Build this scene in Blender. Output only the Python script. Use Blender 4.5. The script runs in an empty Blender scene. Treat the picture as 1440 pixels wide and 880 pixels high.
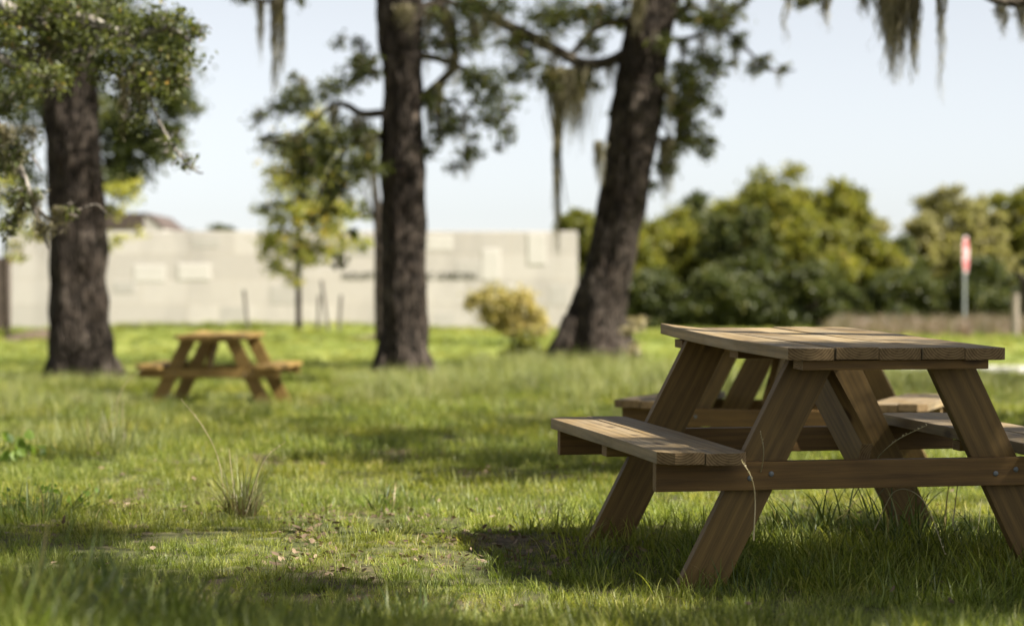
import bpy, bmesh, math, random
import numpy as np
from mathutils import Vector, Matrix, noise
R = math.radians
rng = np.random.default_rng(7); random.seed(7)
S = bpy.context.scene; C = S.collection
HC = 0.935; F = 3400.0; HY = 410.0; PI = math.pi

def P(x, y, d):                       # photo pixel (1440 wide) and distance -> world point
    return Vector(((x-720)/F*d, d, HC+(HY-y)/F*d))
def gauss(x, y, cx, cy, r): return math.exp(-((x-cx)**2+(y-cy)**2)/(r*r))
PROF = [(-50,.3),(2,.25),(4.2,.20),(5.5,.09),(7,.0),(9,.04),(12,.0),(18,-.09),(25,-.19),(31,-.24),(36,-.16),(46,.0),(60,-.02),(72,-.25),(85,-.5),(120,-.6),(4000,-.6)]
def gz(x, y):
    for i in range(len(PROF)-1):
        a, b = PROF[i], PROF[i+1]
        if y <= b[0]:
            t = max(0, (y-a[0])/(b[0]-a[0])); t = t*t*(3-2*t); z = a[1]+(b[1]-a[1])*t; break
    z += .10*gauss(x,y,-1.3,4.8,1.3) - .12*gauss(x,y,-3,25.5,2.5) + .08*gauss(x,y,1.3,34,3.2)
    z += .22*gauss(x,y,-6,53,5) + .08*gauss(x,y,4,28,3)
    w = min(1, max(0, (y-3)/10)); 
    z += (.012+.03*w)*noise.noise(Vector((x*.7, y*.45, 0))) + .012*noise.noise(Vector((x*2.3, y*2.1, 5)))
    return z

# ------------------------------------------------------------------ tagging
def tag(o, label=None, cat=None, group=None, kind=None):
    if label: o['label'] = label
    if cat: o['category'] = cat
    if group: o['group'] = group
    if kind: o['kind'] = kind
    return o
def empty(name, loc, label, cat, group=None, rz=0, rx=0):
    o = bpy.data.objects.new(name, None); C.objects.link(o); o.location = loc; o.rotation_euler = (rx,0,rz)
    o.empty_display_size = .2
    return tag(o, label, cat, group)
def link(name, me, mats, parent=None):
    o = bpy.data.objects.new(name, me); C.objects.link(o)
    for m in (mats if isinstance(mats, (list,tuple)) else [mats]): me.materials.append(m)
    if parent: o.parent = parent
    return o

# ------------------------------------------------------------------ materials
def mat(name):
    m = bpy.data.materials.new(name); m.use_nodes = True; nt = m.node_tree; nt.nodes.clear()
    return m, nt, nt.nodes.new('ShaderNodeOutputMaterial')
def N(nt, t, **k):
    n = nt.nodes.new(t)
    for a, v in k.items():
        if a.startswith('i_'): n.inputs[a[2:].replace('_',' ')].default_value = v
        else: setattr(n, a, v)
    return n
def ramp(nt, stops, fac):
    n = nt.nodes.new('ShaderNodeValToRGB'); e = n.color_ramp.elements
    while len(e) < len(stops): e.new(.5)
    for i, (p, c) in enumerate(stops): e[i].position = p; e[i].color = (*c, 1)
    nt.links.new(fac, n.inputs[0]); return n.outputs[0]
def noise_tex(nt, vec, scale, detail=4, rough=.6, dist=0):
    n = N(nt, 'ShaderNodeTexNoise'); n.inputs['Scale'].default_value = scale; n.inputs['Detail'].default_value = detail
    n.inputs['Roughness'].default_value = rough; n.inputs['Distortion'].default_value = dist
    if vec: nt.links.new(vec, n.inputs['Vector'])
    return n.outputs['Fac']
def mapping(nt, vec, scale, loc=(0,0,0)):
    n = N(nt, 'ShaderNodeMapping'); n.inputs['Scale'].default_value = scale; n.inputs['Location'].default_value = loc
    nt.links.new(vec, n.inputs[0]); return n.outputs[0]
def mix(nt, a, b, fac, mode='MIX'):
    n = N(nt, 'ShaderNodeMix', data_type='RGBA', blend_type=mode)
    for s, v in ((n.inputs['Factor'], fac), (n.inputs['A'], a), (n.inputs['B'], b)):
        if isinstance(v, bpy.types.NodeSocket): nt.links.new(v, s)
        else: s.default_value = v if not isinstance(v, tuple) else (*v, 1)
    return n.outputs['Result']
def principled(nt, out, col, rough=.7, bump=None, bstr=.3, bdist=.01, spec=.3, metal=0):
    p = N(nt, 'ShaderNodeBsdfPrincipled'); p.inputs['Metallic'].default_value = metal
    if isinstance(col, tuple): p.inputs['Base Color'].default_value = (*col, 1)
    else: nt.links.new(col, p.inputs['Base Color'])
    if isinstance(rough, float): p.inputs['Roughness'].default_value = rough
    else: nt.links.new(rough, p.inputs['Roughness'])
    p.inputs['Specular IOR Level'].default_value = spec
    if bump is not None:
        b = N(nt, 'ShaderNodeBump'); b.inputs['Strength'].default_value = bstr; b.inputs['Distance'].default_value = bdist
        nt.links.new(bump, b.inputs['Height']); nt.links.new(b.outputs[0], p.inputs['Normal'])
    nt.links.new(p.outputs[0], out.inputs[0]); return p

def leaf_mat(name, stops, trans=.45, inst=False, patch=None, rough=.45, spec=.35, tboost=1.25):
    """diffuse + translucent leaf; tint from a per-leaf attribute or the instance's random number"""
    m, nt, out = mat(name)
    if inst: f = N(nt, 'ShaderNodeObjectInfo').outputs['Random']
    else: f = N(nt, 'ShaderNodeAttribute', attribute_name='tint').outputs['Fac']
    if inst:
        a = N(nt, 'ShaderNodeAttribute', attribute_name='tint').outputs['Fac']
        mm = N(nt, 'ShaderNodeMath', operation='MULTIPLY_ADD'); mm.inputs[1].default_value = .55
        m2 = N(nt, 'ShaderNodeMath', operation='MULTIPLY'); m2.inputs[1].default_value = .45
        nt.links.new(f, m2.inputs[0]); nt.links.new(a, mm.inputs[0]); nt.links.new(m2.outputs[0], mm.inputs[2]); f = mm.outputs[0]
    col = ramp(nt, stops, f)
    if patch:
        pos = N(nt, 'ShaderNodeNewGeometry').outputs['Position']
        n1 = noise_tex(nt, pos, patch[0], 3)
        n1r = N(nt, 'ShaderNodeMapRange'); n1r.inputs['From Min'].default_value=.42; n1r.inputs['From Max'].default_value=.62
        nt.links.new(n1, n1r.inputs[0])
        col = mix(nt, col, patch[1], n1r.outputs[0], 'MULTIPLY')
    p = N(nt, 'ShaderNodeBsdfPrincipled'); p.inputs['Roughness'].default_value = rough; p.inputs['Specular IOR Level'].default_value = spec
    nt.links.new(col, p.inputs['Base Color'])
    t = N(nt, 'ShaderNodeBsdfTranslucent'); tc = mix(nt, col, (tboost, tboost*1.02, tboost*.55), 1.0, 'MULTIPLY'); nt.links.new(tc, t.inputs[0])
    ms = N(nt, 'ShaderNodeMixShader'); ms.inputs[0].default_value = trans
    nt.links.new(p.outputs[0], ms.inputs[1]); nt.links.new(t.outputs[0], ms.inputs[2]); nt.links.new(ms.outputs[0], out.inputs[0])
    return m

def bark_mat(name, lo, hi, scale=1.0, bd=.03):
    m, nt, out = mat(name)
    tc = N(nt, 'ShaderNodeTexCoord').outputs['Object']
    v = mapping(nt, tc, (1,1,.22))
    n1 = noise_tex(nt, v, 9*scale, 6, .7, .6); n2 = noise_tex(nt, tc, 2.2*scale, 3)
    w = N(nt, 'ShaderNodeTexVoronoi', feature='DISTANCE_TO_EDGE'); w.inputs['Scale'].default_value = 14*scale; w.inputs['Randomness'].default_value = 1
    nv = N(nt, 'ShaderNodeVectorMath', operation='ADD'); nn = N(nt,'ShaderNodeTexNoise'); nn.inputs['Scale'].default_value = 6
    nt.links.new(v, nn.inputs['Vector']); sc = N(nt,'ShaderNodeVectorMath', operation='SCALE'); sc.inputs['Scale'].default_value=.12
    nt.links.new(nn.outputs['Color'], sc.inputs[0]); nt.links.new(v, nv.inputs[0]); nt.links.new(sc.outputs[0], nv.inputs[1]); nt.links.new(nv.outputs[0], w.inputs['Vector'])
    wr = N(nt,'ShaderNodeMapRange'); wr.inputs['From Max'].default_value=.22; nt.links.new(w.outputs['Distance'], wr.inputs[0])
    h = N(nt,'ShaderNodeMath', operation='MULTIPLY_ADD'); nt.links.new(wr.outputs[0], h.inputs[0]); h.inputs[1].default_value=.6
    h2 = N(nt,'ShaderNodeMath', operation='MULTIPLY'); nt.links.new(n1, h2.inputs[0]); h2.inputs[1].default_value=.7; nt.links.new(h2.outputs[0], h.inputs[2])
    col = ramp(nt, [(.25, lo), (.6, tuple((a+b)/2 for a,b in zip(lo,hi))), (.95, hi)], h.outputs[0])
    col = mix(nt, col, (.55,.5,.45), ramp(nt, [(.45,(0,0,0)),(.65,(1,1,1))], n2), 'MULTIPLY')
    n4 = noise_tex(nt, mapping(nt, tc, (1,1,.5)), 3.4, 6, .65)
    col = mix(nt, col, tuple(min(.3,x*2.1+.02) for x in hi), ramp(nt, [(.56,(0,0,0)),(.70,(.75,)*3)], n4))
    principled(nt, out, col, .9, h.outputs[0], 1.0, bd*1.3, .15)
    return m

def wood_mat(name, tint=(1,1,1), grey=0.0):
    m, nt, out = mat(name)
    uv = N(nt, 'ShaderNodeUVMap').outputs[0]
    v = mapping(nt, uv, (.8, 9, 1))
    warp = noise_tex(nt, mapping(nt, uv, (1.2,4,1)), 2.0, 3)
    wv = N(nt, 'ShaderNodeTexWave', wave_type='BANDS', bands_direction='Y'); wv.inputs['Scale'].default_value = 1.1
    wv.inputs['Distortion'].default_value = 16; wv.inputs['Detail'].default_value = 4; wv.inputs['Detail Scale'].default_value = .35; wv.inputs['Detail Roughness'].default_value=.6
    nt.links.new(mapping(nt, uv, (.55, 9, 1)), wv.inputs['Vector'])
    fine = noise_tex(nt, mapping(nt, uv, (3, 110, 1)), 2.0, 6, .75)
    mid = noise_tex(nt, mapping(nt, uv, (1.2, 22, 1)), 1.7, 5, .6)
    blot = noise_tex(nt, mapping(nt, uv, (2.5, 5, 1)), 1.6, 4)
    a = tuple(x*t for x, t in zip((.082,.050,.016), tint)); b = tuple(x*t for x, t in zip((.252,.158,.047), tint))
    def mad(x, k, c=None):
        q = N(nt,'ShaderNodeMath', operation='MULTIPLY_ADD' if c is not None else 'MULTIPLY'); nt.links.new(x, q.inputs[0]); q.inputs[1].default_value=k
        if c is not None: nt.links.new(c, q.inputs[2])
        return q.outputs[0]
    G = mad(wv.outputs['Fac'], .11, mad(fine, .52, mad(mid, .38)))
    class _g: outputs=[G]
    g=_g
    col = ramp(nt, [(.30,a),(.72,b)], G)
    gr = ramp(nt, [(.3,(.10,.082,.055)),(.75,(.37,.31,.22))], g.outputs[0])
    gf = ramp(nt, [(.35,(max(0,grey-.25),)*3),(.65,(min(1,grey+.25),)*3)], blot) if grey > 0 else (0,0,0)
    if grey > 0: col = mix(nt, col, gr, gf)
    tone = noise_tex(nt, mapping(nt, uv, (.31,.31,1)), 1.0, 1)
    col = mix(nt, col, ramp(nt, [(.35,(.68,.66,.64)),(.65,(1.12,1.12,1.1))], tone), 1.0, 'MULTIPLY')
    # knots
    vo = N(nt, 'ShaderNodeTexVoronoi'); vo.inputs['Scale'].default_value = 1.0; nt.links.new(mapping(nt, uv, (3.1,7.0,1)), vo.inputs['Vector'])
    kn = ramp(nt, [(.07,(.18,.12,.08)),(.16,(1,1,1))], vo.outputs['Distance'])
    col = mix(nt, col, kn, .8, 'MULTIPLY')
    col = mix(nt, col, (.55,.5,.42), ramp(nt, [(.5,(0,0,0)),(.75,(.9,)*3)], warp), 'MULTIPLY')
    principled(nt, out, col, .62, g.outputs[0], .18, .0015, .3)
    return m
def endgrain_mat():
    m, nt, out = mat('end_grain')
    uv = N(nt, 'ShaderNodeUVMap').outputs[0]
    wv = N(nt, 'ShaderNodeTexWave', wave_type='RINGS', rings_direction='Z'); wv.inputs['Scale'].default_value = 38
    wv.inputs['Distortion'].default_value = 1.5; wv.inputs['Detail'].default_value = 2; nt.links.new(uv, wv.inputs['Vector'])
    n1 = noise_tex(nt, uv, 30, 4)
    col = ramp(nt, [(.1,(.12,.078,.036)),(.9,(.21,.142,.068))], wv.outputs['Fac'])
    col = mix(nt, col, (.45,.42,.38), ramp(nt, [(.45,(0,0,0)),(.7,(.8,)*3)], n1), 'MULTIPLY')
    principled(nt, out, col, .8, wv.outputs['Fac'], .3, .002, .2); return m
def plain(name, col, rough=.6, metal=0, ns=0, amt=.3, bd=.003):
    m, nt, out = mat(name)
    if ns:
        tc = N(nt, 'ShaderNodeTexCoord').outputs['Object']; n1 = noise_tex(nt, tc, ns, 5)
        c = ramp(nt, [(.3, tuple(x*(1-amt) for x in col)), (.7, tuple(min(1,x*(1+amt)) for x in col))], n1)
        principled(nt, out, c, rough, n1, .3, bd, .3, metal)
    else: principled(nt, out, col, rough, spec=.4, metal=metal)
    return m

M = {}
M['wood'] = wood_mat('treated_pine')
M['wood_top'] = wood_mat('weathered_pine_top', (1.25,1.25,1.15), .52)
M['wood_yellow'] = wood_mat('fresh_pine', (1.6,1.65,1.6))
M['wood_red'] = wood_mat('reddish_pine', (.82,.74,.68))
M['end'] = endgrain_mat()
M['bolt'] = plain('galvanised_steel', (.16,.17,.17), .6, .6, 60, .3)
M['bark'] = bark_mat('oak_bark', (.005,.004,.003), (.062,.048,.037), 1.1)
M['bark_pale'] = bark_mat('lichen_bark', (.03,.025,.02), (.30,.27,.23), 1.3, .012)
M['bark_limb'] = bark_mat('limb_bark', (.02,.016,.012), (.12,.10,.075), 2.0, .012)
M['oak_leaf'] = leaf_mat('live_oak_leaves', [(0,(.03,.036,.012)),(.45,(.085,.10,.03)),(.8,(.17,.18,.055)),(1,(.27,.18,.08))], .5)
M['oak_near'] = leaf_mat('near_oak_leaves', [(0,(.03,.036,.012)),(.5,(.085,.10,.028)),(.85,(.19,.20,.05)),(1,(.34,.21,.09))], .5)
M['dark_leaf'] = leaf_mat('dark_broad_leaves', [(0,(.028,.037,.013)),(.6,(.075,.09,.026)),(1,(.18,.17,.05))], .42)
M['wood_leaf'] = leaf_mat('woodland_leaves', [(0,(.055,.062,.014)),(.5,(.17,.18,.032)),(1,(.38,.32,.06))], .55)
M['pale_leaf'] = leaf_mat('pale_willow_leaves', [(0,(.14,.14,.05)),(.5,(.26,.24,.10)),(1,(.40,.34,.16))], .5)
M['young_leaf'] = leaf_mat('young_tree_leaves', [(0,(.09,.11,.03)),(.5,(.24,.26,.07)),(.85,(.42,.40,.11)),(1,(.62,.45,.10))], .55)
M['yellow_leaf'] = leaf_mat('yellow_leaves', [(0,(.22,.25,.05)),(.5,(.40,.38,.08)),(1,(.55,.48,.14))], .5)
M['bush_leaf'] = leaf_mat('bush_leaves', [(0,(.12,.12,.05)),(.5,(.33,.29,.12)),(1,(.60,.47,.19))], .45)
M['moss'] = leaf_mat('grey_moss', [(0,(.07,.06,.035)),(.5,(.25,.22,.14)),(1,(.46,.41,.27))], .4, rough=.8, spec=.1, tboost=1.0)
M['grass'] = leaf_mat('lawn_grass', [(0,(.040,.054,.009)),(.35,(.12,.158,.024)),(.65,(.245,.28,.058)),(.86,(.38,.38,.11)),(1,(.52,.45,.25))], .5, inst=True, patch=(.55,(1.12,.98,.8)))
M['tallgrass'] = leaf_mat('tall_dry_grass', [(0,(.09,.12,.03)),(.5,(.23,.25,.08)),(.85,(.38,.36,.16)),(1,(.52,.46,.27))], .4, inst=True)
M['weeds'] = leaf_mat('pinkish_weeds', [(0,(.09,.10,.045)),(.5,(.20,.15,.11)),(1,(.32,.22,.20))], .3, inst=True)
M['tuft'] = leaf_mat('tuft_grass', [(0,(.05,.075,.02)),(.5,(.11,.15,.035)),(.85,(.22,.23,.08)),(1,(.36,.28,.13))], .4)
M['rush'] = leaf_mat('bunch_grass', [(0,(.11,.06,.035)),(.3,(.12,.13,.05)),(.8,(.22,.24,.10)),(1,(.40,.33,.18))], .35)
M['straw'] = leaf_mat('straw_stalk', [(0,(.30,.25,.14)),(1,(.50,.43,.27))], .3)
M['broad'] = leaf_mat('weed_leaf', [(0,(.10,.17,.03)),(1,(.26,.36,.06))], .5)
M['litter'] = leaf_mat('dead_leaves', [(0,(.09,.06,.035)),(.5,(.22,.155,.095)),(1,(.42,.33,.23))], .15, rough=.8)

# ------------------------------------------------------------------ fast mesh from numpy
def np_mesh(name, verts, faces, tint=None, smooth=False):
    verts = np.asarray(verts, dtype=np.float32); faces = np.asarray(faces, dtype=np.int32); k = faces.shape[1]
    me = bpy.data.meshes.new(name); me.vertices.add(len(verts)); me.vertices.foreach_set('co', verts.ravel())
    me.loops.add(faces.size); me.loops.foreach_set('vertex_index', faces.ravel())
    me.polygons.add(len(faces)); me.polygons.foreach_set('loop_start', np.arange(0, faces.size, k, dtype=np.int32))
    if tint is not None:
        a = me.attributes.new('tint', 'FLOAT', 'FACE'); a.data.foreach_set('value', np.asarray(tint, dtype=np.float32))
    me.update(calc_edges=True)
    if smooth: me.polygons.foreach_set('use_smooth', np.ones(len(faces), dtype=bool))
    return me
def rand_unit(n):
    v = rng.normal(size=(n,3)); return v/np.linalg.norm(v, axis=1)[:,None]
def leaves_mesh(name, pts, size, ratio=.5, tint=None, droop=.25):
    """one folded four-cornered leaf per point"""
    n = len(pts); a = rand_unit(n); a[:,2] -= droop; a /= np.linalg.norm(a,axis=1)[:,None]
    b = np.cross(a, rand_unit(n)); b /= np.linalg.norm(b,axis=1)[:,None]+1e-9; c = np.cross(a,b)
    s = (size*rng.uniform(.55,1.25,n))[:,None]; h = s*ratio*.5
    v = np.empty((n,6,3)); v[:,0]=pts; v[:,1]=pts+a*s*.35+b*h+c*h*.35; v[:,2]=pts+a*s*.75+b*h*.75+c*h*.2; v[:,3]=pts+a*s; v[:,4]=pts+a*s*.75-b*h*.75+c*h*.2; v[:,5]=pts+a*s*.35-b*h+c*h*.35
    base = (np.arange(n)*6)[:,None]
    f = np.concatenate([base+np.array([0,1,2,3]), base+np.array([0,3,4,5])],1).reshape(-1,4)
    if tint is None: tint = np.clip(rng.normal(.45,.22,n),0,1)
    return np_mesh(name, v.reshape(-1,3), f, np.repeat(tint,2))

def catmull(pts, n):
    pts = [np.array(p, float) for p in pts]; pts = [2*pts[0]-pts[1]]+pts+[2*pts[-1]-pts[-2]]
    out = []
    for i in range(1, len(pts)-2):
        p0,p1,p2,p3 = pts[i-1:i+3]
        for k in range(n):
            t = k/n; out.append(.5*((2*p1)+(-p0+p2)*t+(2*p0-5*p1+4*p2-p3)*t*t+(-p0+3*p1-3*p2+p3)*t**3))
    out.append(pts[-2]); return np.array(out)
def tube(pts, radii, seg=10, sub=6, rough=0.0, ridge=0.0, seed=0):
    """list of (verts, faces): tapered tube on a smooth path with uneven skin"""
    q = catmull([list(p)+[r] for p, r in zip(pts, radii)], sub); c = q[:,:3]; r = q[:,3]
    d = np.gradient(c, axis=0); d /= np.linalg.norm(d,axis=1)[:,None]+1e-9
    up = np.array([0,1,0.]) if abs(d[0][2])>.5 else np.array([0,0,1.]); V=[]
    for i in range(len(c)):
        u = np.cross(up, d[i]); u /= np.linalg.norm(u)+1e-9; w = np.cross(d[i], u)
        for k in range(seg):
            a = 2*PI*k/seg; rr = r[i]
            if rough:
                rr *= 1+rough*noise.noise(Vector((math.cos(a)*1.6+seed, math.sin(a)*1.6, c[i][2]*.9)))
                rr *= 1+rough*.5*noise.noise(Vector((math.cos(a)*4+seed, math.sin(a)*4, c[i][2]*3)))
            if ridge: rr += ridge*noise.noise(Vector((math.cos(a)*9+seed, math.sin(a)*9, c[i][2]*1.6)))
            V.append(c[i]+(u*math.cos(a)+w*math.sin(a))*rr)
    Fc = [(i*seg+k, i*seg+(k+1)%seg, (i+1)*seg+(k+1)%seg, (i+1)*seg+k) for i in range(len(c)-1) for k in range(seg)]
    return np.array(V), np.array(Fc)
def join(parts):
    V=[];Fc=[];o=0
    for v,f in parts: V.append(v); Fc.append(f+o); o+=len(v)
    return np.concatenate(V), np.concatenate(Fc)
def tube_obj(name, parts, m, parent=None, off=None):
    v, f = join(parts)
    if off is not None: v = v-np.array(off)
    return link(name, np_mesh(name, v, f, smooth=True), m, parent)

# ------------------------------------------------------------------ terrain
def grid_sheet(xs, ys, dz=0):
    V = [(x,y,gz(x,y)+dz) for y in ys for x in xs]; nx=len(xs)
    Fc = [(j*nx+i, j*nx+i+1, (j+1)*nx+i+1, (j+1)*nx+i) for j in range(len(ys)-1) for i in range(nx-1)]
    return np.array(V), np.array(Fc)
def axis(segs):
    out=[]
    for a,b,s in segs: out += list(np.arange(a,b,s))
    return out
xs = axis([(-3000,-400,500),(-400,-60,40),(-60,-16,4),(-16,16,.25),(16,60,4),(60,400,40),(400,3001,500)])
ys = axis([(-40,0,4),(0,20,.2),(20,70,.6),(70,120,4),(120,500,40),(500,4001,500)])
m, nt, out = mat('meadow_soil')
pos = N(nt,'ShaderNodeNewGeometry').outputs['Position']
n1 = noise_tex(nt,pos,.9,5); n2 = noise_tex(nt,pos,14,5,.7); n3 = noise_tex(nt,pos,.12,3)
soil = ramp(nt,[(.35,(.045,.032,.02)),(.7,(.16,.12,.08))],n2)
gr = ramp(nt,[(.3,(.035,.045,.014)),(.55,(.085,.085,.035)),(.75,(.17,.15,.08))],n2)
col = mix(nt, gr, soil, ramp(nt,[(.5,(0,0,0)),(.62,(1,1,1))],n1))
# beyond the scattered blades the turf itself has the grass colour
sx = N(nt,'ShaderNodeSeparateXYZ'); nt.links.new(pos,sx.inputs[0])
mr = N(nt,'ShaderNodeMapRange'); mr.inputs['From Min'].default_value=26; mr.inputs['From Max'].default_value=36; nt.links.new(sx.outputs['Y'],mr.inputs[0])
far = ramp(nt,[(.35,(.12,.15,.03)),(.6,(.19,.205,.05)),(.75,(.26,.22,.09))],n3)
col = mix(nt, col, far, mr.outputs[0])
principled(nt,out,col,.95,n2,.6,.02,.1); M['ground']=m
v,f = grid_sheet(xs,ys); tag(link('ground', np_mesh('ground',v,f,smooth=True), M['ground']), kind='structure')

# pale path crossing behind the tables on the right
def strip(name, cx, w, m, dz):
    q = catmull(cx, 8); V=[];n=len(q)
    d = np.gradient(q,axis=0); d/=np.linalg.norm(d,axis=1)[:,None]
    for i in range(n):
        nx,ny = -d[i][1], d[i][0]
        for s in (-1,-.5,0,.5,1):
            x,y = q[i][0]+nx*s*w/2, q[i][1]+ny*s*w/2; V.append((x,y,gz(x,y)+dz+ (0 if abs(s)<1 else -.06)))
    Fc=[(i*5+k,i*5+k+1,(i+1)*5+k+1,(i+1)*5+k) for i in range(n-1) for k in range(4)]
    return tag(link(name,np_mesh(name,V,Fc,smooth=True),m),kind='structure')
M['path'] = plain('pale_concrete_path',(.42,.40,.37),.85,0,4,.12)
strip('path', [(5.2,34.6),(6.5,34.2),(9,34.2),(14,35),(30,38)], 2.6, M['path'], .05)

# ------------------------------------------------------------------ picnic tables
class Boards:
    def __init__(s): s.bm = bmesh.new(); s.uv = s.bm.loops.layers.uv.new('UVMap'); s.k = random.random()*50
    def prism(s, poly, thick, mtx, bev=.003, ends=True, warp=None):
        """poly in the (length,width) plane, extruded down by thick; grain runs along local x"""
        b = bmesh.new(); uv = b.loops.layers.uv.new('UVMap')
        top = [b.verts.new((x,y,0)) for x,y in poly]; bot = [b.verts.new((x,y,-thick)) for x,y in poly]; n=len(poly)
        b.faces.new(top); b.faces.new(bot[::-1])
        for i in range(n): b.faces.new((top[i],bot[i],bot[(i+1)%n],top[(i+1)%n]))
        bmesh.ops.recalc_face_normals(b, faces=b.faces)
        if bev: bmesh.ops.bevel(b, geom=list(b.edges), offset=bev, segments=2, profile=.7, affect='EDGES')
        if warp:
            L = [e for e in b.edges if abs(e.verts[0].co.x-e.verts[1].co.x) > .3]
            bmesh.ops.subdivide_edges(b, edges=L, cuts=10)
            for v in b.verts: v.co.z += warp(v.co.x, v.co.y)
        b.normal_update(); s.k += 3.37; off = s.k; ky = (s.k*1.7)%5
        for f in b.faces:
            nn = f.normal; end = ends and abs(nn.x) > .6; f.material_index = 1 if end else 0
            for l in f.loops:
                c = l.vert.co
                if end: l[uv].uv = (c.y + (ky%.05)-.02, c.z - .02-(ky%.03))
                elif abs(nn.z) > .5: l[uv].uv = (c.x+off, c.y+ky)
                else: l[uv].uv = (c.x+off, c.z+ky+.3)
        for v in b.verts: v.co = mtx @ v.co
        base = {}
        for v in b.verts: base[v] = s.bm.verts.new(v.co)
        for f in b.faces:
            nf = s.bm.faces.new([base[v] for v in f.verts]); nf.material_index = f.material_index
            for l, l2 in zip(f.loops, nf.loops): l2[s.uv].uv = l[uv].uv
        b.free()
    def obj(s, name, m, parent):
        bmesh.ops.recalc_face_normals(s.bm, faces=s.bm.faces)
        me = bpy.data.meshes.new(name); s.bm.to_mesh(me); s.bm.free(); return link(name, me, [m, M['end']], parent)
def mt(origin, xa, ya):                 # matrix from origin, local x axis and local y axis
    xa = Vector(xa).normalized(); ya = Vector(ya).normalized(); za = xa.cross(ya)
    return Matrix(((xa.x,ya.x,za.x,origin[0]),(xa.y,ya.y,za.y,origin[1]),(xa.z,ya.z,za.z,origin[2]),(0,0,0,1)))
def rect(l, w, ch=0): 
    return [(0,-w/2),(l,-w/2),(l,w/2),(0,w/2)]
L = 1.40; BW = .140; GAP = .0035; TH = .038; ZT = .76; ZB = .44
def picnic_table(loc, rz, rx, label, group):
    root = empty('picnic_table', loc, label, 'table', group, rz, rx)
    y0 = 0.0                                          # near end of the top; the table runs along +y
    t = Boards()
    for i in range(5):
        xc = (i-2)*(BW+GAP); w = BW/2; c = .035
        poly = [(0,-w),(L,-w),(L,w),(0,w)]
        if i == 0: poly = [(c,w),(0,w-c),(0,-w),(L,-w),(L,w-c*.3),(L-c*.3,w)]     # local +y points to -x
        if i == 4: poly = [(0,w),(0,-w+.01),(.01,-w),(L-c,-w),(L,-w+c),(L,w)]
        dz = (.0,.0015,-.001,.001,-.0005)[i]
        wp = (lambda x,y: .017*max(0,(x-.5)/.9)**2*(y/.07*.5+.5)) if i == 0 else (lambda x,y,i=i: .0015*math.sin(x*3+i))
        t.prism(poly, TH, mt((xc, y0+(.003,-.002,.004,-.003,.002)[i], ZT+dz), (0,1,0), (-1,0,0)), .0035, warp=wp)
    top = t.obj('tabletop', M['wood_top'], root)
    for yc in (.075, L/2, L-.075):                    # cleats under the top
        b = Boards(); b.prism(rect(.62,.089), .030, mt((-.31, yc, ZT-TH-.0015), (1,0,0), (0,1,0)), .003); b.obj('cleat', M['wood_red'], root)
    for s in (-1, 1):                                 # benches
        b = Boards(); c = .045
        for j in (0, 1):
            xc = s*(.492+.07+j*(BW+GAP)); w = BW/2; xo = -1 if s > 0 else 1    # outer side in local y
            poly = [(0,-w),(L,-w),(L,w),(0,w)]
            if j == 1:
                poly = [(c,xo*w),(0,xo*(w-c)),(0,-xo*w),(L,-xo*w),(L,xo*(w-c)),(L-c,xo*w)]
            else:
                d=.03; poly = [(d,-xo*w),(0,-xo*(w-d)),(0,xo*w),(L,xo*w),(L,-xo*(w-d)),(L-d,-xo*w)]
            b.prism(poly, TH, mt((xc, y0+.02*j*0, ZB+(.0015 if j else 0)), (0,1,0), (-1,0,0)), .004, warp=(lambda x,y,j=j: .003*math.sin(x*2.2+j)))
        b.obj('bench', M['wood_top'], root)
        b = Boards(); b.prism(rect(.26,.06), .034, mt((s*.5 if s>0 else -.76, L/2, ZB-TH-.0015), (1,0,0), (0,1,0)), .003); b.obj('bench_cleat', M['wood'], root)
    BH = .089; beams=[]
    for yc, d in ((.155, 1), (L-.155, -1)):           # end frames: beam outside, legs inside it
        b = Boards(); b.prism(rect(1.51,BH), TH, mt((-.755, yc-d*.019-(0 if d>0 else 0)-.019 if d>0 else yc+.057, ZB-TH-.002-BH/2), (1,0,0), (0,0,1)), .003)
        beams.append(b.obj('crossbeam', M['wood_red'], root))
        for s in (-1, 1):
            xt, xb = s*.228, s*.595; h = ZT-TH-.002; dep=.08
            ax = Vector((xb-xt, 0, -h)).normalized(); wx = .14/abs(ax.z)
            # parallelogram with horizontal cuts, in a frame whose x runs down the leg
            ya = Vector((-ax.z,0,ax.x)) if False else Vector((ax.z,0,-ax.x)); ya = ya if ya.x>0 else -ya
            def loc2(px,pz):
                dlt = Vector((px-xt,0,pz-h)); return (dlt.dot(ax), dlt.dot(ya))
            k = (xb-xt)/-h
            poly = [loc2(xt-wx/2,h), loc2(xt+wx/2,h), loc2(xt+wx/2+(-dep-h)*k,-dep), loc2(xt-wx/2+(-dep-h)*k,-dep)]
            mtx = mt((xt, yc+.0385 if d>0 else yc-.0005+.0185, h), ax, ya)
            z = mtx.to_3x3() @ Vector((0,0,1))
            if (z.y < 0): mtx = mtx @ Matrix.Translation((0,0,TH)); 
            b = Boards(); b.prism(poly, TH, mtx, .003); leg = b.obj('leg', M['wood'], root)
    # diagonal brace from the near beam up to the middle cleat
    a = Vector((0, .158+.0, ZB-TH-.002-.012)); e = Vector((-.005, L/2-.05, ZT-TH-.034)); ax = (e-a); ln = ax.length
    b = Boards(); b.prism(rect(ln,.135), TH, mt(a+Vector((-.019,.045,0)), ax, Vector((0,-ax.z,ax.y)).normalized()), .003); b.obj('brace', M['wood'], root)
    zc = ZB-TH-.002-BH/2
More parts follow.
